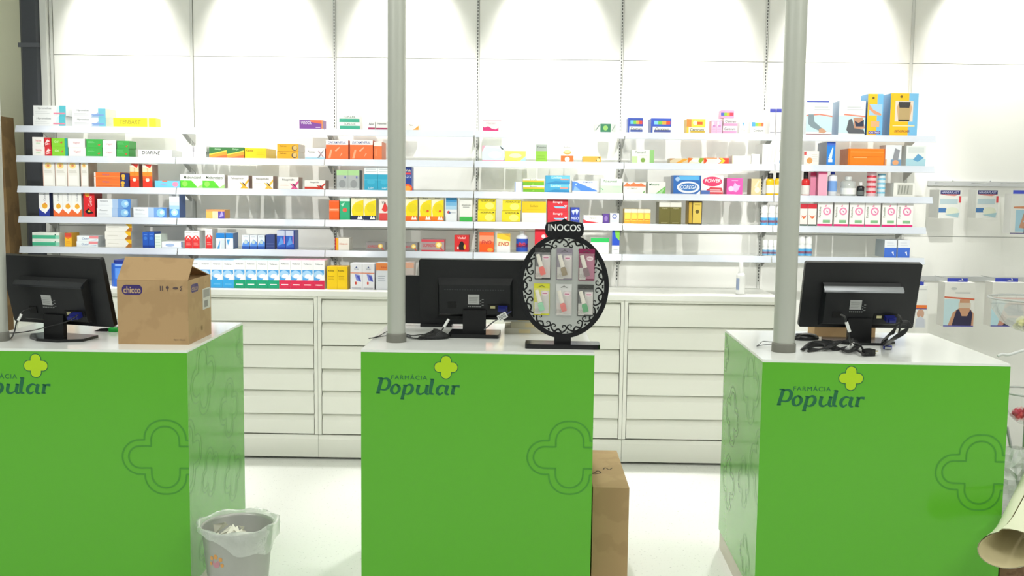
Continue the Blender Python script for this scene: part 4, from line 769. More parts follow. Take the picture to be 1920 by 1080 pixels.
prod(3, 1070, 1087, 389, 'small navy carton beside crimson stack', '#2c3f9c', [(P_, [(.1, .8), (.3, .5), (.5, .8), (.7, .5), (.9, .8), (.7, .9)], '#c0c8e8'), (T, 'NEO', .5, .3, .18, '#c8d0ec')])
prod(3, 1094, 1130, 404, 'low white carton with red swoosh', '#eceae6', [(P_, [(0, 0), (.9, 0), (.5, .2), (.2, .25), (0, .5)], '#d2303c'), (T, 'Paracet', .5, .68, .22, '#9a9a98', .6)])
prod(3, 1131, 1142, 401, 'small deep purple carton', '#5a3f8c', [(EL, .5, .5, .3, .3, '#8a70b0')])
prod(3, 1144, 1161, 400, 'small white carton with blue ring', '#dfe2e6', [(CI, .5, .7, .28, '#7a84b4'), (CI, .5, .7, .14, '#e8eaf0'), (LN, .1, .1, .9, .35, '#b8bcc8', 2)])
prod(3, 1171, 1220, 392, 'small yellow and orange capsule carton', '#e8c45a', [(R, 0, .75, 1, 1, '#e4ddc8'), (EL, .5, .45, .42, .26, '#f2da5a'), (R, 0, 0, 1, .2, '#f0a83a'), (R, .1, .25, .9, .32, '#e8832f')], n=4, side='#d8b458')
prod(3, 1236, 1278, 379, 'upright olive carton with white top', '#6e6836', [(R, 0, .78, 1, 1, '#ebe8de'), (T, 'Vitavin', .5, .72, .07, '#b8b284', .8), (LN, .2, .04, .8, .08, '#a8a270', 1)], n=2, side='#8f8c78', d=.15)
prod(3, 1291, 1317, 377, 'upright golden carton with dark frame', '#c9a53c', [(R, 0, 0, 1, .04, '#3a3020'), (R, 0, .96, 1, 1, '#3a3020'), (R, 0, 0, .04, 1, '#3a3020'), (R, .28, 0, .33, 1, '#3a3020'), (R, .96, 0, 1, 1, '#3a3020'), (R, .34, .05, .95, .95, '#dcc05a'), (CI, .65, .55, .14, '#6a5a28'), (LN, .45, .8, .85, .88, '#a88c3a', 1)])
prod(3, 1501, 1515, 382, 'upright red and white carton touching the pole', '#eee6e2', [(R, 0, .78, 1, 1, '#c82a3a'), (P_, [(.1, .5), (.5, .3), (.9, .5), (.5, .4)], '#e8862f'), (R, 0, 0, 1, .07, '#2a4a3a'), (T, '100', .5, .4, .1, '#d84a3a')])
prod(3, 1516, 1532, 382, 'upright red and white carton beside the pink ring cartons', '#eee6e2', [(R, 0, .78, 1, 1, '#d02a3a'), (P_, [(.1, .5), (.5, .3), (.9, .5), (.5, .4)], '#e8862f'), (R, 0, 0, 1, .07, '#2a4a3a'), (T, '100', .5, .4, .1, '#d84a3a')])
for i, (a, c) in enumerate(((1534, 1562), (1565, 1592), (1594, 1622), (1623, 1652), (1655, 1682), (1683, 1713))):
    prod(3, a, c, 379, 'upright white carton with pink ring and foot'+posw(i, 6), '#f0eeea', [(R, 0, 0, 1, .09, '#e0307c'), (CI, .62, .62, .27, '#e48ab0'), (CI, .62, .62, .17, '#f4e6ec'), (P_, [(.55, .66), (.72, .6), (.66, .56)], '#a84a70'), (R, .36, .14, .85, .26, '#86b88a'), (V_, 'Pantolive', .14, .58, .14, '#3f5a3a'), (P_, [(.45, .8), (.6, .82), (.55, .9)], '#e06a9a')], d=.1)
# --- fifth shelf
prod(4, 60, 111, 436, 'long white and green carton', '#e2e8e0', [(R, 0, .1, .85, .62, '#46b08a'), (P_, [(.85, .62), (1, .62), (1, .1), (.85, .1)], '#8fd0b8'), (CI, .85, .7, .1, '#2a6a58'), (LN, .1, .7, .7, .85, '#b8c8be', 1)], st=2)
prod(4, 121, 134, 437, 'tiny yellow and red carton', '#f0b52a', [(R, 0, .72, 1, 1, '#cf4a3a'), (P_, [(0, .72), (.5, .55), (1, .72)], '#e86a2a'), (LN, .2, .2, .8, .45, '#e08a2a', 2)])
prod(4, 143, 183, 442, 'white carton with red end and blue lettering', '#e6ecf0', [(R, .58, .5, 1, 1, '#e28a90'), (T, 'Cicatri', .4, .5, .35, '#5f7fae', .6), (P_, [(.6, .2), (.95, .35), (.9, .2)], '#7fa8d0')], st=2)
prod(4, 197, 246, 419, 'white carton with yellow and brown arrow end', '#e9e7e0', [(R, .78, .5, 1, 1, '#f0bc1e'), (R, .78, 0, 1, .5, '#b0702a'), (P_, [(.66, .98), (.78, .98), (.78, .5)], '#f0bc1e'), (P_, [(.66, .02), (.78, .5), (.78, .02)], '#b0702a'), (P_, [(.75, 1), (.9, .5), (.75, 0), (.66, 0), (.76, .5), (.66, 1)], '#e9e7e0'), (LN, .1, .4, .5, .6, '#c9c6bc', 1)], st=3, d=.2)
prod(4, 267, 289, 435, 'small royal blue carton', '#2458b8', [(CI, .5, .6, .3, '#3f7ad0'), (R, 0, 0, 1, .15, '#1a3f94'), (LN, .2, .75, .8, .9, '#6f9ae0', 1)], n=2)
prod(4, 290, 302, 439, 'small pale green patterned carton', '#d8e4da', [(LN, .1, .1, .9, .9, '#a9c2b0', 4)])
prod(4, 303, 342, 453, 'low white carton with navy ends', '#eceef0', [(EL, .4, .45, .22, .25, '#9fb4d8'), (R, .94, 0, 1, 1, '#34508e'), (R, 0, .1, 1, .16, '#c9d2e2')])
def redw(): return [(R, 0, 0, 1, .62, '#cf2c30'), (CI, .5, .58, .4, '#d83a38'), (P_, [(.2, .5), (.5, .6), (.8, .5), (.5, .75)], '#f0d8d4'), (LN, .15, .85, .85, .93, '#b8b4b0', 1), (LN, .2, .15, .8, .35, '#e88a84', 2)]
prod(4, 346, 374, 433, 'small white and red carton', '#e9e7e5', redw(), n=2)
prod(4, 385, 398, 429, 'taller white and red carton standing apart', '#e9e7e5', redw())
prod(4, 405, 421, 437, 'small white carton with blue top, left one', '#e4eaee', [(R, 0, .66, 1, 1, '#2278c0'), (P_, [(.1, 0), (.5, .6), (.4, 0)], '#4a94cc'), (R, .6, 0, 1, .6, '#c4ccd0')])
prod(4, 423, 437, 437, 'small white carton with blue top, right one', '#e4eaee', [(R, 0, .66, 1, 1, '#2278c0'), (P_, [(.1, .6), (.6, .6), (.3, .2)], '#4a94cc')], side='#2f6cb0')
prod(4, 453, 497, 441, 'small white and blue shell carton', '#dfe5ee', [(R, 0, 0, 1, .2, '#2f56a8'), (P_, [(0, .2), (1, .2), (1, .5), (.5, .7), (.1, .4)], '#5a8cd8'), (EL, .5, .5, .25, .13, '#b8c8c8'), (LN, .2, .85, .8, .92, '#aab0bc', 1)], n=3, side='#2c3a74', gap=.004)
prod(4, 498, 515, 440, 'dark navy block of cartons beside shell cartons', '#3a4a84', [(LN, .05, .1, .95, .5, '#5a689c', 2)], fy=.02)
prod(4, 519, 552, 432, 'tall blue carton with white cap area', '#3560c0', [(R, 0, .72, .9, 1, '#c6cee2'), (P_, [(.1, .2), (.5, .7), (.8, .3)], '#5f9ae0'), (R, .8, .3, .9, .7, '#d88ab0'), (R, 0, 0, 1, .12, '#22409c'), (R, .92, 0, 1, 1, '#22388c')], n=2)
prod(4, 628, 655, 446, 'square white carton with yellow and red edge', '#e6e2da', [(R, 0, 0, .08, 1, '#c8342c'), (R, .08, 0, .24, 1, '#e8a82a'), (T, 'Histamin', .6, .52, .14, '#d0806a', .6)])
def tyl(c0, c1): return [(R, 0, .1, 1, .9, c0), (T, 'SONRIDOR', .38, .5, .28, c1, .6), (CI, .76, .55, .28, '#e8c060'), (CI, .76, .55, .17, '#f6e8b0'), (P_, [(.8, .3), (.9, .05), (.95, .1), (.86, .4)], '#c8584a')]
prod(4, 686, 722, 454, 'low grey carton with gold ball left of the pole', '#8a8686', tyl('#8f8a8a', '#c2404a'))
prod(4, 752, 783, 455, 'low grey carton with gold ball right of the pole', '#8d8a89', tyl('#8f8c8c', '#c2404a'))
prod(4, 790, 833, 449, 'low red-topped carton with gold ball', '#9c8a8c', tyl('#a89496', '#c03440')+[(R, 0, .8, 1, 1, '#cf4a58'), (R, 0, 0, 1, .12, '#cf4a58')], side='#c04a56')
prod(4, 852, 879, 441, 'square red carton with black bird shape', '#cf2a2c', [(P_, [(.35, .1), (.7, .1), (.75, .4), (.55, .65), (.4, .6), (.3, .35)], '#1c1414'), (EL, .72, .3, .08, .15, '#e0a83a'), (T, 'Vodol', .5, .84, .14, '#f2e0de', .7), (R, .2, .15, .3, .3, '#e8d8d4')])
prod(4, 899, 926, 436, 'orange ENO carton', '#ea6a3a', [(R, 0, 0, 1, .45, '#ee5a20'), (R, 0, .55, 1, .85, '#f09a78'), (T, 'ENO', .5, .5, .2, '#c02a38', .7), (EL, .75, .12, .2, .1, '#e8a040')], name='antacid_box', cat='antacid box')
prod(4, 932, 957, 438, 'yellow and white ENO carton', '#f0e6b8', [(P_, [(0, 1), (1, 1), (1, .6), (0, .75)], '#e8c83a'), (P_, [(.4, 1), (1, 1), (1, .8)], '#d8a83a'), (R, 0, 0, 1, .35, '#e6e6e8'), (T, 'ENO', .5, .45, .22, '#c8302f', .8)], name='antacid_box', cat='antacid box')
prod(4, 1003, 1030, 430, 'bright red carton half hidden by the oval sign', '#d02838', [(CI, .6, .7, .14, '#f0c8cc'), (LN, .2, .3, .8, .5, '#e88a90', 2)])
prod(4, 1108, 1142, 446, 'white carton with green band right of the oval sign', '#e8eae4', [(R, 0, .72, 1, 1, '#2fb45a'), (LN, .1, .3, .6, .5, '#d6d8d2', 2)])
prod(4, 1148, 1162, 431, 'tall blue and green carton right of the oval sign', '#e6e8ea', [(R, 0, .35, 1, 1, '#2a50c0'), (P_, [(.3, 1), (1, 1), (1, .55), (.5, .7)], '#7cc44a'), (LN, .2, .1, .8, .25, '#b8bcc0', 1)])
prod(4, 1659, 1682, 450, 'small white carton with blue foot, left at shelf end', '#e2e6ec', [(R, 0, 0, 1, .56, '#3f6ccc'), (P_, [(.6, .3), (.8, .1), (.75, .35)], '#e8ecf4'), (LN, .2, .62, .8, .9, '#c4ccd8', 2)], d=.16, side='#a8b4bc')
prod(4, 1684, 1707, 450, 'small white carton with blue foot, right at shelf end', '#e2e6ec', [(R, 0, 0, 1, .56, '#3f6ccc'), (P_, [(.6, .3), (.8, .1), (.75, .35)], '#e8ecf4'), (LN, .2, .62, .8, .9, '#c4ccd8', 2)], d=.16)
# --- worktop row
p = at(206, 488, CAB_Y+.1); q = at(303, 488, CAB_Y+.1)
b = MB(); hq = p.z-HW; b.box((-(q.x-p.x)/2, 0, 0), ((q.x-p.x)/2, .2, hq-.02), mat('#2f66cc', .3), .02); b.box((-(q.x-p.x)/2+.01, .01, hq-.02), ((q.x-p.x)/2-.005, .19, hq), mat('#25388c', .3), .02)
fc = Face(b, (-(q.x-p.x)/2, 0, 0), (1, 0, 0), (0, 0, 1), (0, -1, 0)); fc.rect(.03, hq*.3, (q.x-p.x)*.8, hq*.7, mat('#5f94e6', .3)); fc.rect(.03, hq*.78, (q.x-p.x)*.9, hq*.86, mat('#8fb4f0', .3))
tag(b.build('blue_pack', None, ((p.x+q.x)/2, CAB_Y+.1, HW)), 'large blue wrapped pack behind the open carton, worktop', 'pack')
def mil(c): return [(R, 0, 0, 1, .3, c), (R, .05, .3, .95, .66, '#4f9fe0'), (EL, .45, .5, .4, .14, '#a4cdf0'), (EL, .55, .44, .3, .08, '#f2f6fa'), (P_, [(.5, .3), (1, .3), (1, .55)], '#eef3f8'), (T, 'Voltaren', .5, .87, .055, '#7a7e84', .8), (LN, .2, .08, .8, .2, '#ffffff' if c != '#38a4e2' else '#6fc0ee', 1)]
for a, c, cc, nm in ((353, 438, '#38a4e2', 'light blue'), (438, 523, '#0f9a72', 'green'), (523, 608.5, '#d0264e', 'crimson')):
    prod(5, a, c, 488, 'tall white carton with %s foot' % nm, '#f0f1f2', mil(cc), n=4, d=.2, fy=.05, side='#d8dade', top={'light blue': '#9fcdea', 'green': '#a8cfd0', 'crimson': '#dba0b4'}[nm])
prod(5, 613, 651, 500, 'upright plain yellow carton', '#efc814', [(T, 'Kaloba', .4, .82, .07, '#3a3210', .6), (LN, .15, .4, .7, .6, '#c9a210', 3)], n=2, fy=.05, top='#d9ac2a')
prod(5, 657, 702, 494, 'tall white carton with blue drop and orange line', '#e6e6ec', [(R, 0, .62, 1, .65, '#e07a4a'), (P_, [(.35, .6), (.8, .55), (.9, .3), (.5, .35)], '#7f88d4'), (P_, [(.5, .55), (.75, .5), (.9, .3), (.7, .36)], '#4a56b8'), (EL, .45, .25, .08, .06, '#d04a3a'), (P_, [(.4, .82), (.5, .9), (.6, .82)], '#4a5a90'), (LN, .1, .04, .9, .09, '#b4b6c0', 1), (T, 'Salonpas', .5, .78, .05, '#8a8e9c', .8)], n=2, fy=.05)
prod(5, 705, 730, 493, 'tall white carton with orange top left of the pole', '#dfe2ea', [(R, 0, .72, 1, 1, '#ea8a4a'), (T, 'Salon', .6, .84, .08, '#c8402a', .7), (LN, .15, .3, .7, .55, '#b4bac8', 3)], fy=.05)
prod(5, 753, 776, 492, 'tall carton with gold ball and yellow foot right of the pole', '#c0b4b0', [(R, 0, .8, 1, 1, '#d8a48c'), (R, 0, 0, 1, .22, '#f0c816'), (P_, [(0, .22), (1, .22), (1, .4)], '#f0c816'), (CI, .35, .42, .26, '#e8a04a'), (CI, .35, .42, .14, '#f8e8c0')], fy=.05)
# --- hygiene and orthopaedic boxes, top right
HBL = '#5f9fd8'
for (a, c, nm) in ((1444, 1455, 'left'), (1456, 1468, 'right')):
    prod(0, a, c, 204, 'slim white pack with dark blue header, %s one at the pole' % nm, '#eceaea', [(R, 0, .86, 1, 1, '#3a44b4'), (LN, .1, .03, .9, .1, '#7a7a88', 1)], name='support_brace_box', cat='brace box', d=.18)
prod(0, 1513, 1562, 189, 'white brace box with ankle sock picture', '#e6e8e8', [(R, 0, .08, 1, .58, '#bfd9e0'), (R, 0, .96, .85, 1, '#3f52b8'), (P_, [(0, .58), (.5, .62), (1, .56), (1, .52), (.5, .58), (0, .54)], '#d8806a'), (P_, [(.08, .6), (.28, .6), (.32, .38), (.6, .2), (.55, .1), (.2, .22), (.08, .32)], '#7d8f98'), (P_, [(.5, .16), (.62, .2), (.8, .1), (.7, .04), (.5, .06)], '#c8987a'), (LN, .3, .7, .9, .85, '#c4c8ca', 2), (R, 0, 0, 1, .02, '#8a4a50')], name='support_brace_box', cat='brace box', d=.14, side='#dfe4ea')
prod(0, 1574, 1624, 189, 'white brace box with arm sling picture', '#e4e6e6', [(R, 0, .06, 1, .55, '#c2d9df'), (P_, [(.2, .62), (1, .56), (1, .52), (.2, .58)], '#d8806a'), (P_, [(.55, .5), (.9, .52), (1, .2), (.6, .15)], '#b98a70'), (P_, [(.6, .42), (.75, .35), (.95, .45), (.95, .25), (.65, .25)], '#2a3048'), (P_, [(.38, .45), (.5, .48), (.6, .2), (.95, .16), (1, .04), (.4, .04), (.3, .15)], '#55585e'), (LN, .3, .7, .9, .85, '#c4c8ca', 2)], name='support_brace_box', cat='brace box', d=.14, side='#b8d2ec')
prod(0, 1628, 1657, 176, 'yellow and blue brace box with hand picture', '#f2b81c', [(R, .62, 0, 1, 1, '#6fb4e0'), (R, .1, .48, .95, .75, '#9fc4dc'), (P_, [(.1, .75), (.35, .62), (.9, .52), (.9, .48), (.5, .5), (.1, .62)], '#d8946c'), (R, .25, .2, .8, .34, '#d8a878'), (R, .12, .03, .88, .1, '#4a3f86'), (T, 'ORTHO', .5, .065, .05, '#e8e0f0', .7), (EL, .35, .9, .08, .03, '#6a5a20')], name='support_brace_box', cat='brace box', d=.13, side='#4a98cc')
prod(0, 1671, 1723, 175, 'yellow and blue brace box with torso belt picture', '#f4b81a', [(R, .66, 0, 1, 1, '#74b4dc'), (R, .17, .33, .82, .82, '#dccfc0'), (P_, [(.3, .8), (.7, .8), (.78, .66), (.7, .35), (.3, .35), (.22, .66)], '#c9a37c'), (P_, [(.28, .8), (.72, .8), (.68, .66), (.32, .66)], '#3c3838'), (R, .3, .38, .7, .66, '#b39a6a'), (R, .3, .34, .7, .38, '#2c2a2a'), (T, 'ORTHOPAUHER', .45, .1, .06, '#8a4a30', .55), (LN, .1, .2, .9, .26, '#e8d8a0', 1), (EL, .38, .92, .05, .03, '#6a5a20')], name='support_brace_box', cat='brace box', d=.16, side='#4a98cc')
prod(1, 1430, 1466, 270, 'white brace packs block with grey ruled side', '#e2e2e0', [(P_, [(.05+.18*k, .1), (.12+.18*k, .1), (.22+.18*k, .85), (.15+.18*k, .85)], '#cfcfce') for k in range(4)]+[(R, .9, .6, 1, .75, '#333333'), (R, .9, .05, 1, .2, '#5a8ac0')], name='support_brace_box', cat='brace box', d=.2)
prod(1, 1508, 1536, 283, 'small white carton with orange picture by the pole', '#e9e6e0', [(EL, .38, .3, .2, .22, '#d89a5a'), (R, 0, .7, .15, .95, '#d04a4a'), (LN, .5, .2, .95, .8, '#b8b4ac', 4)])
prod(1, 1551, 1567, 266, 'upright bright blue carton with white curve', '#1f7ed8', [(P_, [(.2, .3), (.7, .8), (.75, .7), (.6, .2)], '#cfe4f4'), (R, 0, .85, 1, 1, '#3f66c8'), (R, .2, .12, .7, .25, '#e0ecf8')], side='#a4a8b4', d=.2)
p = at(1591, 295, SHELF_Y+.012); q = at(1660, 295, SHELF_Y+.012); hq = at(1625, 279, SHELF_Y+.012).z-LZ[1]; w_ = q.x-p.x
b = MB(); b.box((-w_/2, 0, 0), (w_/2, .18, hq), mat('#ee7f1c', .3, bump=.3, bscale=20), .01); fc = Face(b, (-w_/2, 0, 0), (1, 0, 0), (0, 0, 1), (0, -1, 0)); fc.rect(.02, hq*.5, w_-.02, hq*.54, mat('#d86a10', .3)); fc.rect(.03, hq*.44, w_*.5, hq*.5, mat('#f4b06a', .3)); fc.rect(.01, hq*.78, w_-.01, hq*.84, mat('#f49a44', .3))
tag(b.build('wrapped_pack', None, ((p.x+q.x)/2, SHELF_Y+.012, LZ[1]+.0003)), 'bright orange wrapped pack lying on the second shelf, right bay', 'pack')
prod(1, 1661, 1691, 272, 'white carton with dark blue picture beside orange pack', '#dee2e6', [(R, .35, 0, 1, .3, '#6f96bc'), (P_, [(.45, .3), (.6, .85), (.9, .75), (.8, .2)], '#8d9096'), (EL, .65, .15, .2, .12, '#e0a070'), (R, 0, 0, .08, .3, '#e89a4a')])
prod(1, 1700, 1737, 273, 'white and pale teal carton at the right shelf end', '#dfe4e2', [(R, 0, 0, 1, .35, '#a6ccd8'), (P_, [(.35, .3), (.6, .6), (.9, .4), (.6, .2)], '#5f9cc4'), (R, .1, .65, .9, .92, '#cdd4d2')])

# --- bottles and tins
def bottle(L, x0, x1, yt, desc, body, cap, lab=None, shape='round', name='bottle', clear=False, capf=.2, cr=.46, sk=.42):
    Yf = (SHELF_Y if L < 5 else CAB_Y+.02)+.05; zs = ZS[L]; A = at(x0, yt, Yf); B = at(x1, yt, Yf); r = (B.x-A.x)/2; h = (A.z+B.z)/2-zs
    t = thing(name, desc+', '+SH[L], 'bottle', ((A.x+B.x)/2, Yf, zs+.0003), 0, 'bottles on the '+SH[L])
    bm_ = mat(body, .2) if not clear else mat(body, .12, alpha=.55)
    hb = h*(1-capf); sh = h*.10
    b = MB(); b.lathe([(r*.9, 0), (r, .003), (r, hb-sh), (r*.85, hb-sh*.4), (r*sk, hb-.001), (r*sk, hb)], bm_, sy=.7 if shape == 'flat' else 1); b.build('bottle_body', t)
    b = MB(); b.lathe([(r*cr, hb+.0002), (r*cr, h-.004), (r*(cr-.08), h)], mat(cap, .3)); b.build('cap', t)
    if lab:
        for (z0, z1, cc) in lab:
            b = MB(); b.lathe([(r*1.015, z0*hb), (r*1.015, z1*hb)], mat(cc, .4), sy=.7 if shape == 'flat' else 1, caps=False); b.build('bottle_label', t)
bottle(2, 1437, 1452, 325, 'yellow bottle with black cap, left of two by the pole', '#e2b91a', '#1a1a1a', [(.1, .6, '#ece8d8')], 'flat', capf=.24, cr=.7, sk=.6)
bottle(2, 1453, 1468, 324, 'yellow bottle with black cap, right of two by the pole', '#e2b91a', '#1a1a1a', [(.1, .6, '#ece8d8')], 'flat', capf=.24, cr=.7, sk=.6)
bottle(2, 1504, 1519, 322, 'red bottle with black cap and white label', '#d22b2b', '#1b1616', [(.05, .6, '#e8e4e0')], capf=.3, cr=.6, sk=.55)
bottle(2, 1553, 1570, 322, 'white bottle with blue label and blue cap', '#e8ecf2', '#3048b0', [(.2, .7, '#7aa4e0')], capf=.12)
bottle(2, 1577, 1605, 331, 'clear stout bottle with frosted look', '#d8dedc', '#cfd4d2', [(.1, .5, '#eef0ee')], clear=True, capf=.2)
bottle(2, 1607, 1621, 342, 'small black bottle with white cap', '#22262a', '#e6e8e8', [(.1, .5, '#6a7070')], capf=.25)
bottle(4, 968, 990, 432, 'white-capped blue ENO bottle', '#dfe3ea', '#e6e8ea', [(.05, .78, '#2a52b4'), (.3, .5, '#c8384a')], capf=.2)
b = MB(); fc = Face(b, (-.03, 0, 0), (1, 0, 0), (0, 0, 1), (0, -1, 0)); fc.text('ENO', .03, 0, .020, T_('#d8404e'), wmax=.042, shear=.15, bold=.03); A = at(979, 458, SHELF_Y+.05-.037)
o = b.build('bottle_lettering', [x for x in bpy.data.objects if x.get('label', '').startswith('white-capped blue ENO')][0]); o.location = (0, -.0375, A.z-ZS[4])
def roll(L, x, wpx, yt, desc, lc):
    bottle(L, x, x+wpx, yt, desc, '#eceeee', '#f2f3f3', [(.03, .62, lc), (.2, .4, '#e07a90')], 'round', 'deodorant', capf=.4, cr=.96, sk=.9)
for i, x in enumerate((1427, 1441, 1455)): roll(3, x, 13, 384, 'white and light blue deodorant, %s of three left of the pole' % ['left', 'middle', 'right'][i], '#5fb0e4')
for i, x in enumerate((1430, 1440, 1450)): roll(4, x, 10, 450, 'pale deodorant with blue label, %s of three left of the pole' % ['left', 'middle', 'right'][i], '#7fb4d8')
for i, x in enumerate((1497, 1510)): roll(4, x, 13, 442, 'white and light blue deodorant, %s of two right of the pole' % ['left', 'right'][i], '#5fb0e4')
def tins(L, x0, x1, yt, n, c1, c2, nm):
    Yf = SHELF_Y+.045; zs = ZS[L]; A = at(x0, yt, Yf); B = at(x1, yt, Yf); r = (B.x-A.x)/2; h = ((A.z+B.z)/2-zs)/n; src = None
    for k in range(n):
        w_ = ['bottom', 'second from bottom', 'middle', 'second from top', 'top'][k] if n == 5 else ''
        t = thing('cream_tin', 'round %s tin, %s of its stack, third shelf' % (nm, w_), 'tin', ((A.x+B.x)/2, Yf, zs+.0003+h*k), 0, 'stacked round tins on the third shelf')
        b = MB(); b.lathe([(r*.92, 0), (r*.95, h*.6), (r*.95, h*.62)], mat(c1, .3)); b.build('tin_body', t)
        b = MB(); b.lathe([(r, h*.63), (r, h*.97), (r*.95, h*.985)], mat(c2, .3)); b.build('lid', t)
tins(2, 1626, 1644, 320, 5, '#e8c4ca', '#d23a4a', 'pink and red'); tins(2, 1646, 1661, 326, 5, '#d4e6ee', '#7cc0dc', 'pale blue')
p = at(1388, 545, CAB_Y+.12); zt = at(1388, 491, CAB_Y+.12).z
t = thing('lotion_bottle', 'lone white lotion bottle standing on the bare worktop at right', 'bottle', (p.x, CAB_Y+.12, HW+.0003)); h = zt-HW
b = MB(); b.lathe([(.022, 0), (.026, .004), (.026, h*.58), (.022, h*.64), (.012, h*.68), (.012, h*.69)], mat('#f2f3f2', .3)); b.build('bottle_body', t)
b = MB(); b.lathe([(.0125, h*.692), (.0125, h*.98), (.011, h)], mat('#f6f6f6', .3)); b.build('cap', t)
b = MB(); b.add([(.0265*cos(a)-.0, .0265*sin(a), z) for z in (h*.15, h*.5) for a in [pi+.1+.2*k for k in range(6)]], [(k, k+1, k+7, k+6) for k in range(5)], mat('#9aa8c8', .4)); b.build('bottle_label', t)

# ------------------------------------------------------------------ hanging packs on the right
def rail(xa, xb, y, label):
    b = MB(); A = at(xa, y, WALL_Y-.03); B = at(xb, y, WALL_Y-.03); z = (A.z+at(1830, y, WALL_Y-.03).z)/2
    b.box((A.x, WALL_Y-.018, z-.018), (B.x, WALL_Y-.0005, z+.012), mat('#d2d4d6', .3, .4)); tag(b.build('hook_rail'), label, 'rail', 'hook rails on the right wall'); return z
zr1 = rail(1742, 1990, 343, 'upper white hook rail on the right wall'); zr2 = rail(1728, 1990, 522, 'lower white hook rail on the right wall')
def hook(x, z, l, label):
    b = MB(); b.tube([(x, WALL_Y-.018, z), (x, WALL_Y-l, z+.003), (x, WALL_Y-l-.01, z+.015)], .0025, mat('#c8cacc', .25, .8), sub=2); tag(b.build('display_hook'), label, 'hook', 'display hooks on the right wall')
def hang(x0, x1, y0, y1, Y, n, dp, label, base, els, z, header=None, name='hanging_pack', cat='hanging pack', side=None, group='hanging packs on the right wall'):
    A = at(x0, y1, Y); B = at(x1, y0, Y); w = B.x-A.x; h = B.z-A.z; src = None
    for k in range(n):
        if src is None:
            b = carton_mesh(w, h, dp-.0008, base, els, side)
            if header: b.box((-w*.34, dp*.4, h), (w*.34, dp*.4+.0015, h+.022), T_(header))
            o = src = b.build(name)
        else: o = src.copy(); C.objects.link(o)
        o.location = ((A.x+B.x)/2, Y+k*dp, A.z)
        lb = label if n == 1 else label+', '+(['front one', 'second from front', 'third from front', 'fourth from front', 'rearmost'][k if k < n-1 else 4])
        tag(o, lb, cat, group)
    hook((A.x+B.x)/2, max(z, A.z+h+.008), WALL_Y-Y+.01, 'metal hook of '+label)
hp = [(R, .05, .84, .95, .98, '#33366e'), (T, 'HANSAPLAST', .5, .91, .08, '#c8cce8', .8), (P_, [(.05, .84), (.95, .84), (.7, .78), (.3, .8)], '#e08a80'), (R, .0, .2, .35, .36, '#4a7ab4'), (EL, .62, .25, .3, .14, '#dfe3cf'), (R, .9, .55, 1, .78, '#d84a50'), (R, .05, .5, .85, .68, '#b9cdd4'), (P_, [(.3, .12), (.9, .02), (.95, .2)], '#a8c8d0')]
hang(1759, 1803, 356, 409, 6.2, 5, .03, 'white plaster pack with navy header, left group', '#e7e8e4', hp, zr1)
hang(1829, 1873, 356, 409, 6.2, 4, .03, 'white plaster pack with navy header, right group', '#e7e8e4', hp, zr1)
hang(1893, 1945, 364, 438, 6.12, 1, .09, 'white brace box with arm picture at right edge', '#e8e8e6', [(R, .2, .05, 1, .6, '#a9cfe2'), (P_, [(.1, .68), (1, .7), (1, .62), (.1, .64)], '#d8906a'), (P_, [(.35, .15), (.55, .6), (.8, .6), (.5, .3), (.9, .2), (.9, .1)], '#c8957a'), (R, .55, .0, 1, .18, '#30304a'), (R, 0, 0, 1, .02, '#5a4a8a')], zr1, '#3a48b0', 'brace_box', 'brace box')
hang(1713, 1740, 536, 614, 6.13, 1, .09, 'white brace box with orange band beside the right monitor', '#e6e7e4', [(R, 0, .46, 1, .54, '#ea7a34'), (R, 0, .44, 1, .46, '#4a3f86'), (EL, .5, .33, .3, .11, '#c9a08a'), (P_, [(.1, 0), (.9, 0), (.85, .2), (.5, .28), (.15, .2)], '#c8ccd8'), (R, .2, .9, .9, .93, '#c8cac8')], zr2, '#3a48b0', 'brace_box', 'brace box')
neck = [(R, 0, .02, .5, .62, '#c3dde4'), (P_, [(0, .68), (1, .64), (1, .60), (0, .65)], '#d86a4a'), (P_, [(.15, .02), (.3, .32), (.5, .42), (.52, .62), (.85, .62), (.85, .42), (1, .3), (1, .02)], '#c99878'), (R, .48, .42, .88, .54, '#d6c4b0'), (P_, [(.28, .02), (.42, .38), (.5, .4), (.6, .24), (.78, .24), (.88, .4), (.95, .3), (.93, .02)], '#2d2848'), (R, 0, 0, 1, .025, '#5a5aa8'), (EL, .3, .86, .1, .03, '#c8cac8'), (R, .35, .75, .85, .78, '#c9cbc8')]
hang(1768, 1829, 530, 612, 6.05, 1, .1, 'white brace box picturing a neck collar on a person in navy top', '#e8e7e2', neck, zr2, '#3a48b4', 'brace_box', 'brace box')
hang(1857, 1925, 530, 612, 6.05, 1, .1, 'white brace box picturing a person, behind the clear bowl', '#e8e7e2', [(R, 0, .02, .4, .6, '#b9d9e4'), (P_, [(0, .66), (1, .66), (1, .62), (0, .62)], '#d88a78'), (P_, [(.2, .02), (.4, .5), (.6, .6), (1, .6), (1, .02)], '#c08a7a'), (P_, [(.35, .4), (.6, .5), (.9, .5), (.95, .25), (.5, .25)], '#3a3860'), (P_, [(.35, .02), (.5, .2), (1, .2), (1, .02)], '#2a2838'), (R, 0, 0, 1, .025, '#5a5aa8')], zr2, '#3a48b4', 'brace_box', 'brace box')

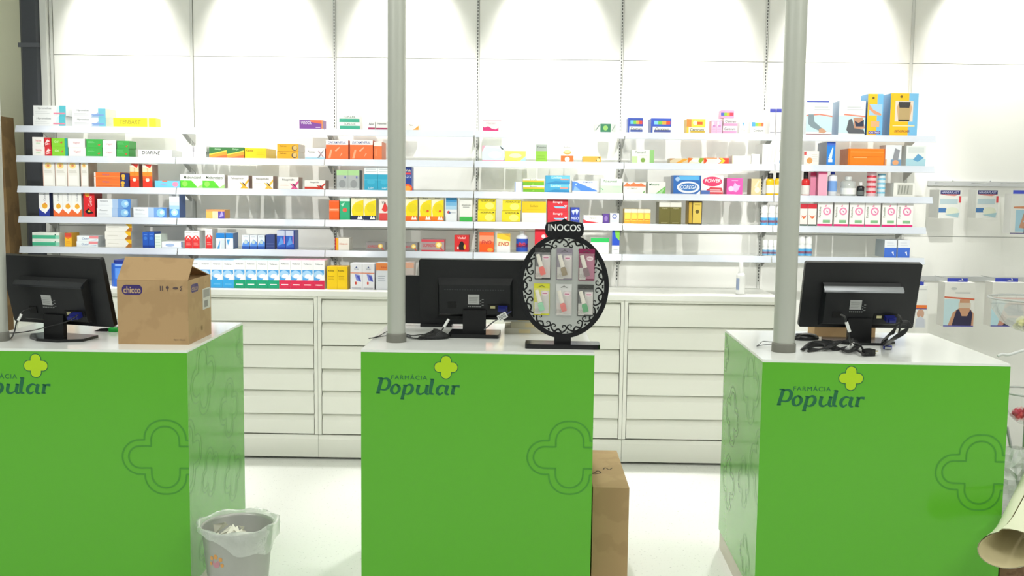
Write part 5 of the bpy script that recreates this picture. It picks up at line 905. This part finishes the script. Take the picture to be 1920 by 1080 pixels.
# ------------------------------------------------------------------ bowl stand and clutter at right
GLASS = mat('#f4f8f8', .05, trans=.9, ior=1.15, spec=.6, alpha=.55)
RIM = mat('#c9cccb', .12, alpha=.85)
p = at(1938, 560, 4.25); sx = p.x
t = thing('bowl_stand', 'tiered stand with clear plastic bowls at the right edge', 'display stand', (sx, 4.25, 0), 0)
b = MB(); b.tube([(0, .0, .02), (0, 0, 1.38)], .009, mat('#b9bcbd', .25, .7), sub=1); b.tube([at(1888, 800, 4.2)-Vector((sx, 4.25, 0)), at(1912, 925, 4.15)-Vector((sx, 4.25, 0)), at(1930, 1040, 4.1)-Vector((sx, 4.25, 0))], .007, mat('#b9bcbd', .3, .6)); b.lathe([(.065, 0), (.065, .012), (.02, .02)], mat('#b9bcbd', .3, .6)); b.build('stand_frame', t)
for (yr, yb, rr) in ((560, 622, .17), (735, 795, .108)):
    zr = at(1938, yr, 4.25).z; zb_ = at(1938, yb, 4.25).z; dz = zr-zb_
    b = MB(); b.lathe([(.012, -dz), (rr*.35, -dz*.97), (rr*.72, -dz*.72), (rr*.93, -dz*.35), (rr, 0), (rr*1.02, .001)], GLASS, (0, 0, zr), 40, caps=False)
    b.build('bowl', t)
    b = MB(); n = 40; b.tube([(rr*1.02*cos(2*pi*k/n), rr*1.02*sin(2*pi*k/n), zr) for k in range(n+1)], .004, RIM, sub=1); b.build('bowl_rim', t)
for (yr, rr, cols, lb) in ((778, .055, ('#d8303c', '#c42848', '#e04a50'), 'red wrapped sweets in the lower clear bowl'), (604, .06, ('#9fd08a', '#e0dca0', '#9a90c8'), 'pale green and lilac sweets in the top clear bowl')):
    zr = at(1938, yr, 4.25).z; b = MB()
    for k in range(46):
        a = random.uniform(0, 2*pi); r = rr*sqrt(random.random()); x, y, z = r*cos(a), r*sin(a), zr+random.uniform(-.012, .03)*(1.2-r/rr); s = random.uniform(.010, .016)
        b.lathe([(.001, -s), (s*.8, -s*.5), (s, 0), (s*.8, s*.5), (.001, s)], mat(cols[k % 3], .3), (x, y, z), 7)
    o = b.build('wrapped_sweets', None, (sx, 4.25, 0)); tag(o, lb, 'sweets', kind='stuff')
b = MB(); A = at(1871, 668, 4.05); B = at(1925, 656, 4.05); b.tube([A, A.lerp(B, .15)+Vector((0, 0, .004)), A.lerp(B, .4)-Vector((0, 0, .004)), B, B+Vector((.1, 0, .005))], .006, mat('#d8dada', .3)); tag(b.build('white_cable'), 'white cable end sticking out beside the right green counter', 'cable')
# cardboard box, plastic wrap and curled paper sheet
b = MB(); b.box((1.797, 3.72, 0), (2.06, 4.05, .31), speckled('dark_cardboard', '#7a5f44', '#6a5038', 30, .5, .85)); tag(b.build('cardboard_carton'), 'dark brown carton on the floor at the right edge', 'carton')
b = MB(); n = 26; V = []; random.seed(3)
for j in range(16):
    for k in range(n):
        a = 2*pi*k/n; f = sin(pi*(j+.5)/16)**.6
        r = .15*f*(1+.22*random.uniform(-1, 1)); V.append((r*cos(a)*.85, r*sin(a)*.8, .31*j/15))
b.add(V, [(j*n+k, j*n+(k+1) % n, (j+1)*n+(k+1) % n, (j+1)*n+k) for j in range(15) for k in range(n)], mat('#e4e8e6', .15, alpha=.55, spec=.9))
tag(b.build('plastic_wrap', None, (1.945, 3.95, .312)), 'crumpled clear plastic wrap on the brown carton', 'plastic wrap')
p = at(1888, 1030, 3.42)
b = MB(); n = 26; top = at(1995, 850, 3.95); ax = (top-p); side = ax.cross(Vector((0, 0, 1))).normalized(); fwd = side.cross(ax).normalized()
for inner in (0, 1):
    V = []
    for j in range(13):
        f = j/12; c_ = p.lerp(top, f); rr = .046+.030*f+.022*max(0, 1-f*5)**2-.0025*inner
        for k in range(n):
            a = 1.9+(2*pi-.15)*k/(n-1); r2 = rr*(1+.16*k/n); V.append(c_+side*r2*cos(a)*1.25+fwd*r2*sin(a)*.95+ax*(.05*(cos(a-.4))*(1-f)))
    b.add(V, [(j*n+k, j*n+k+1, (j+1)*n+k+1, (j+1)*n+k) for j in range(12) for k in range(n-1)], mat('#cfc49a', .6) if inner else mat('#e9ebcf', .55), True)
o = b.build('paper_roll')
tag(o, 'loosely rolled cream paper sheet at the lower right edge', 'paper roll')
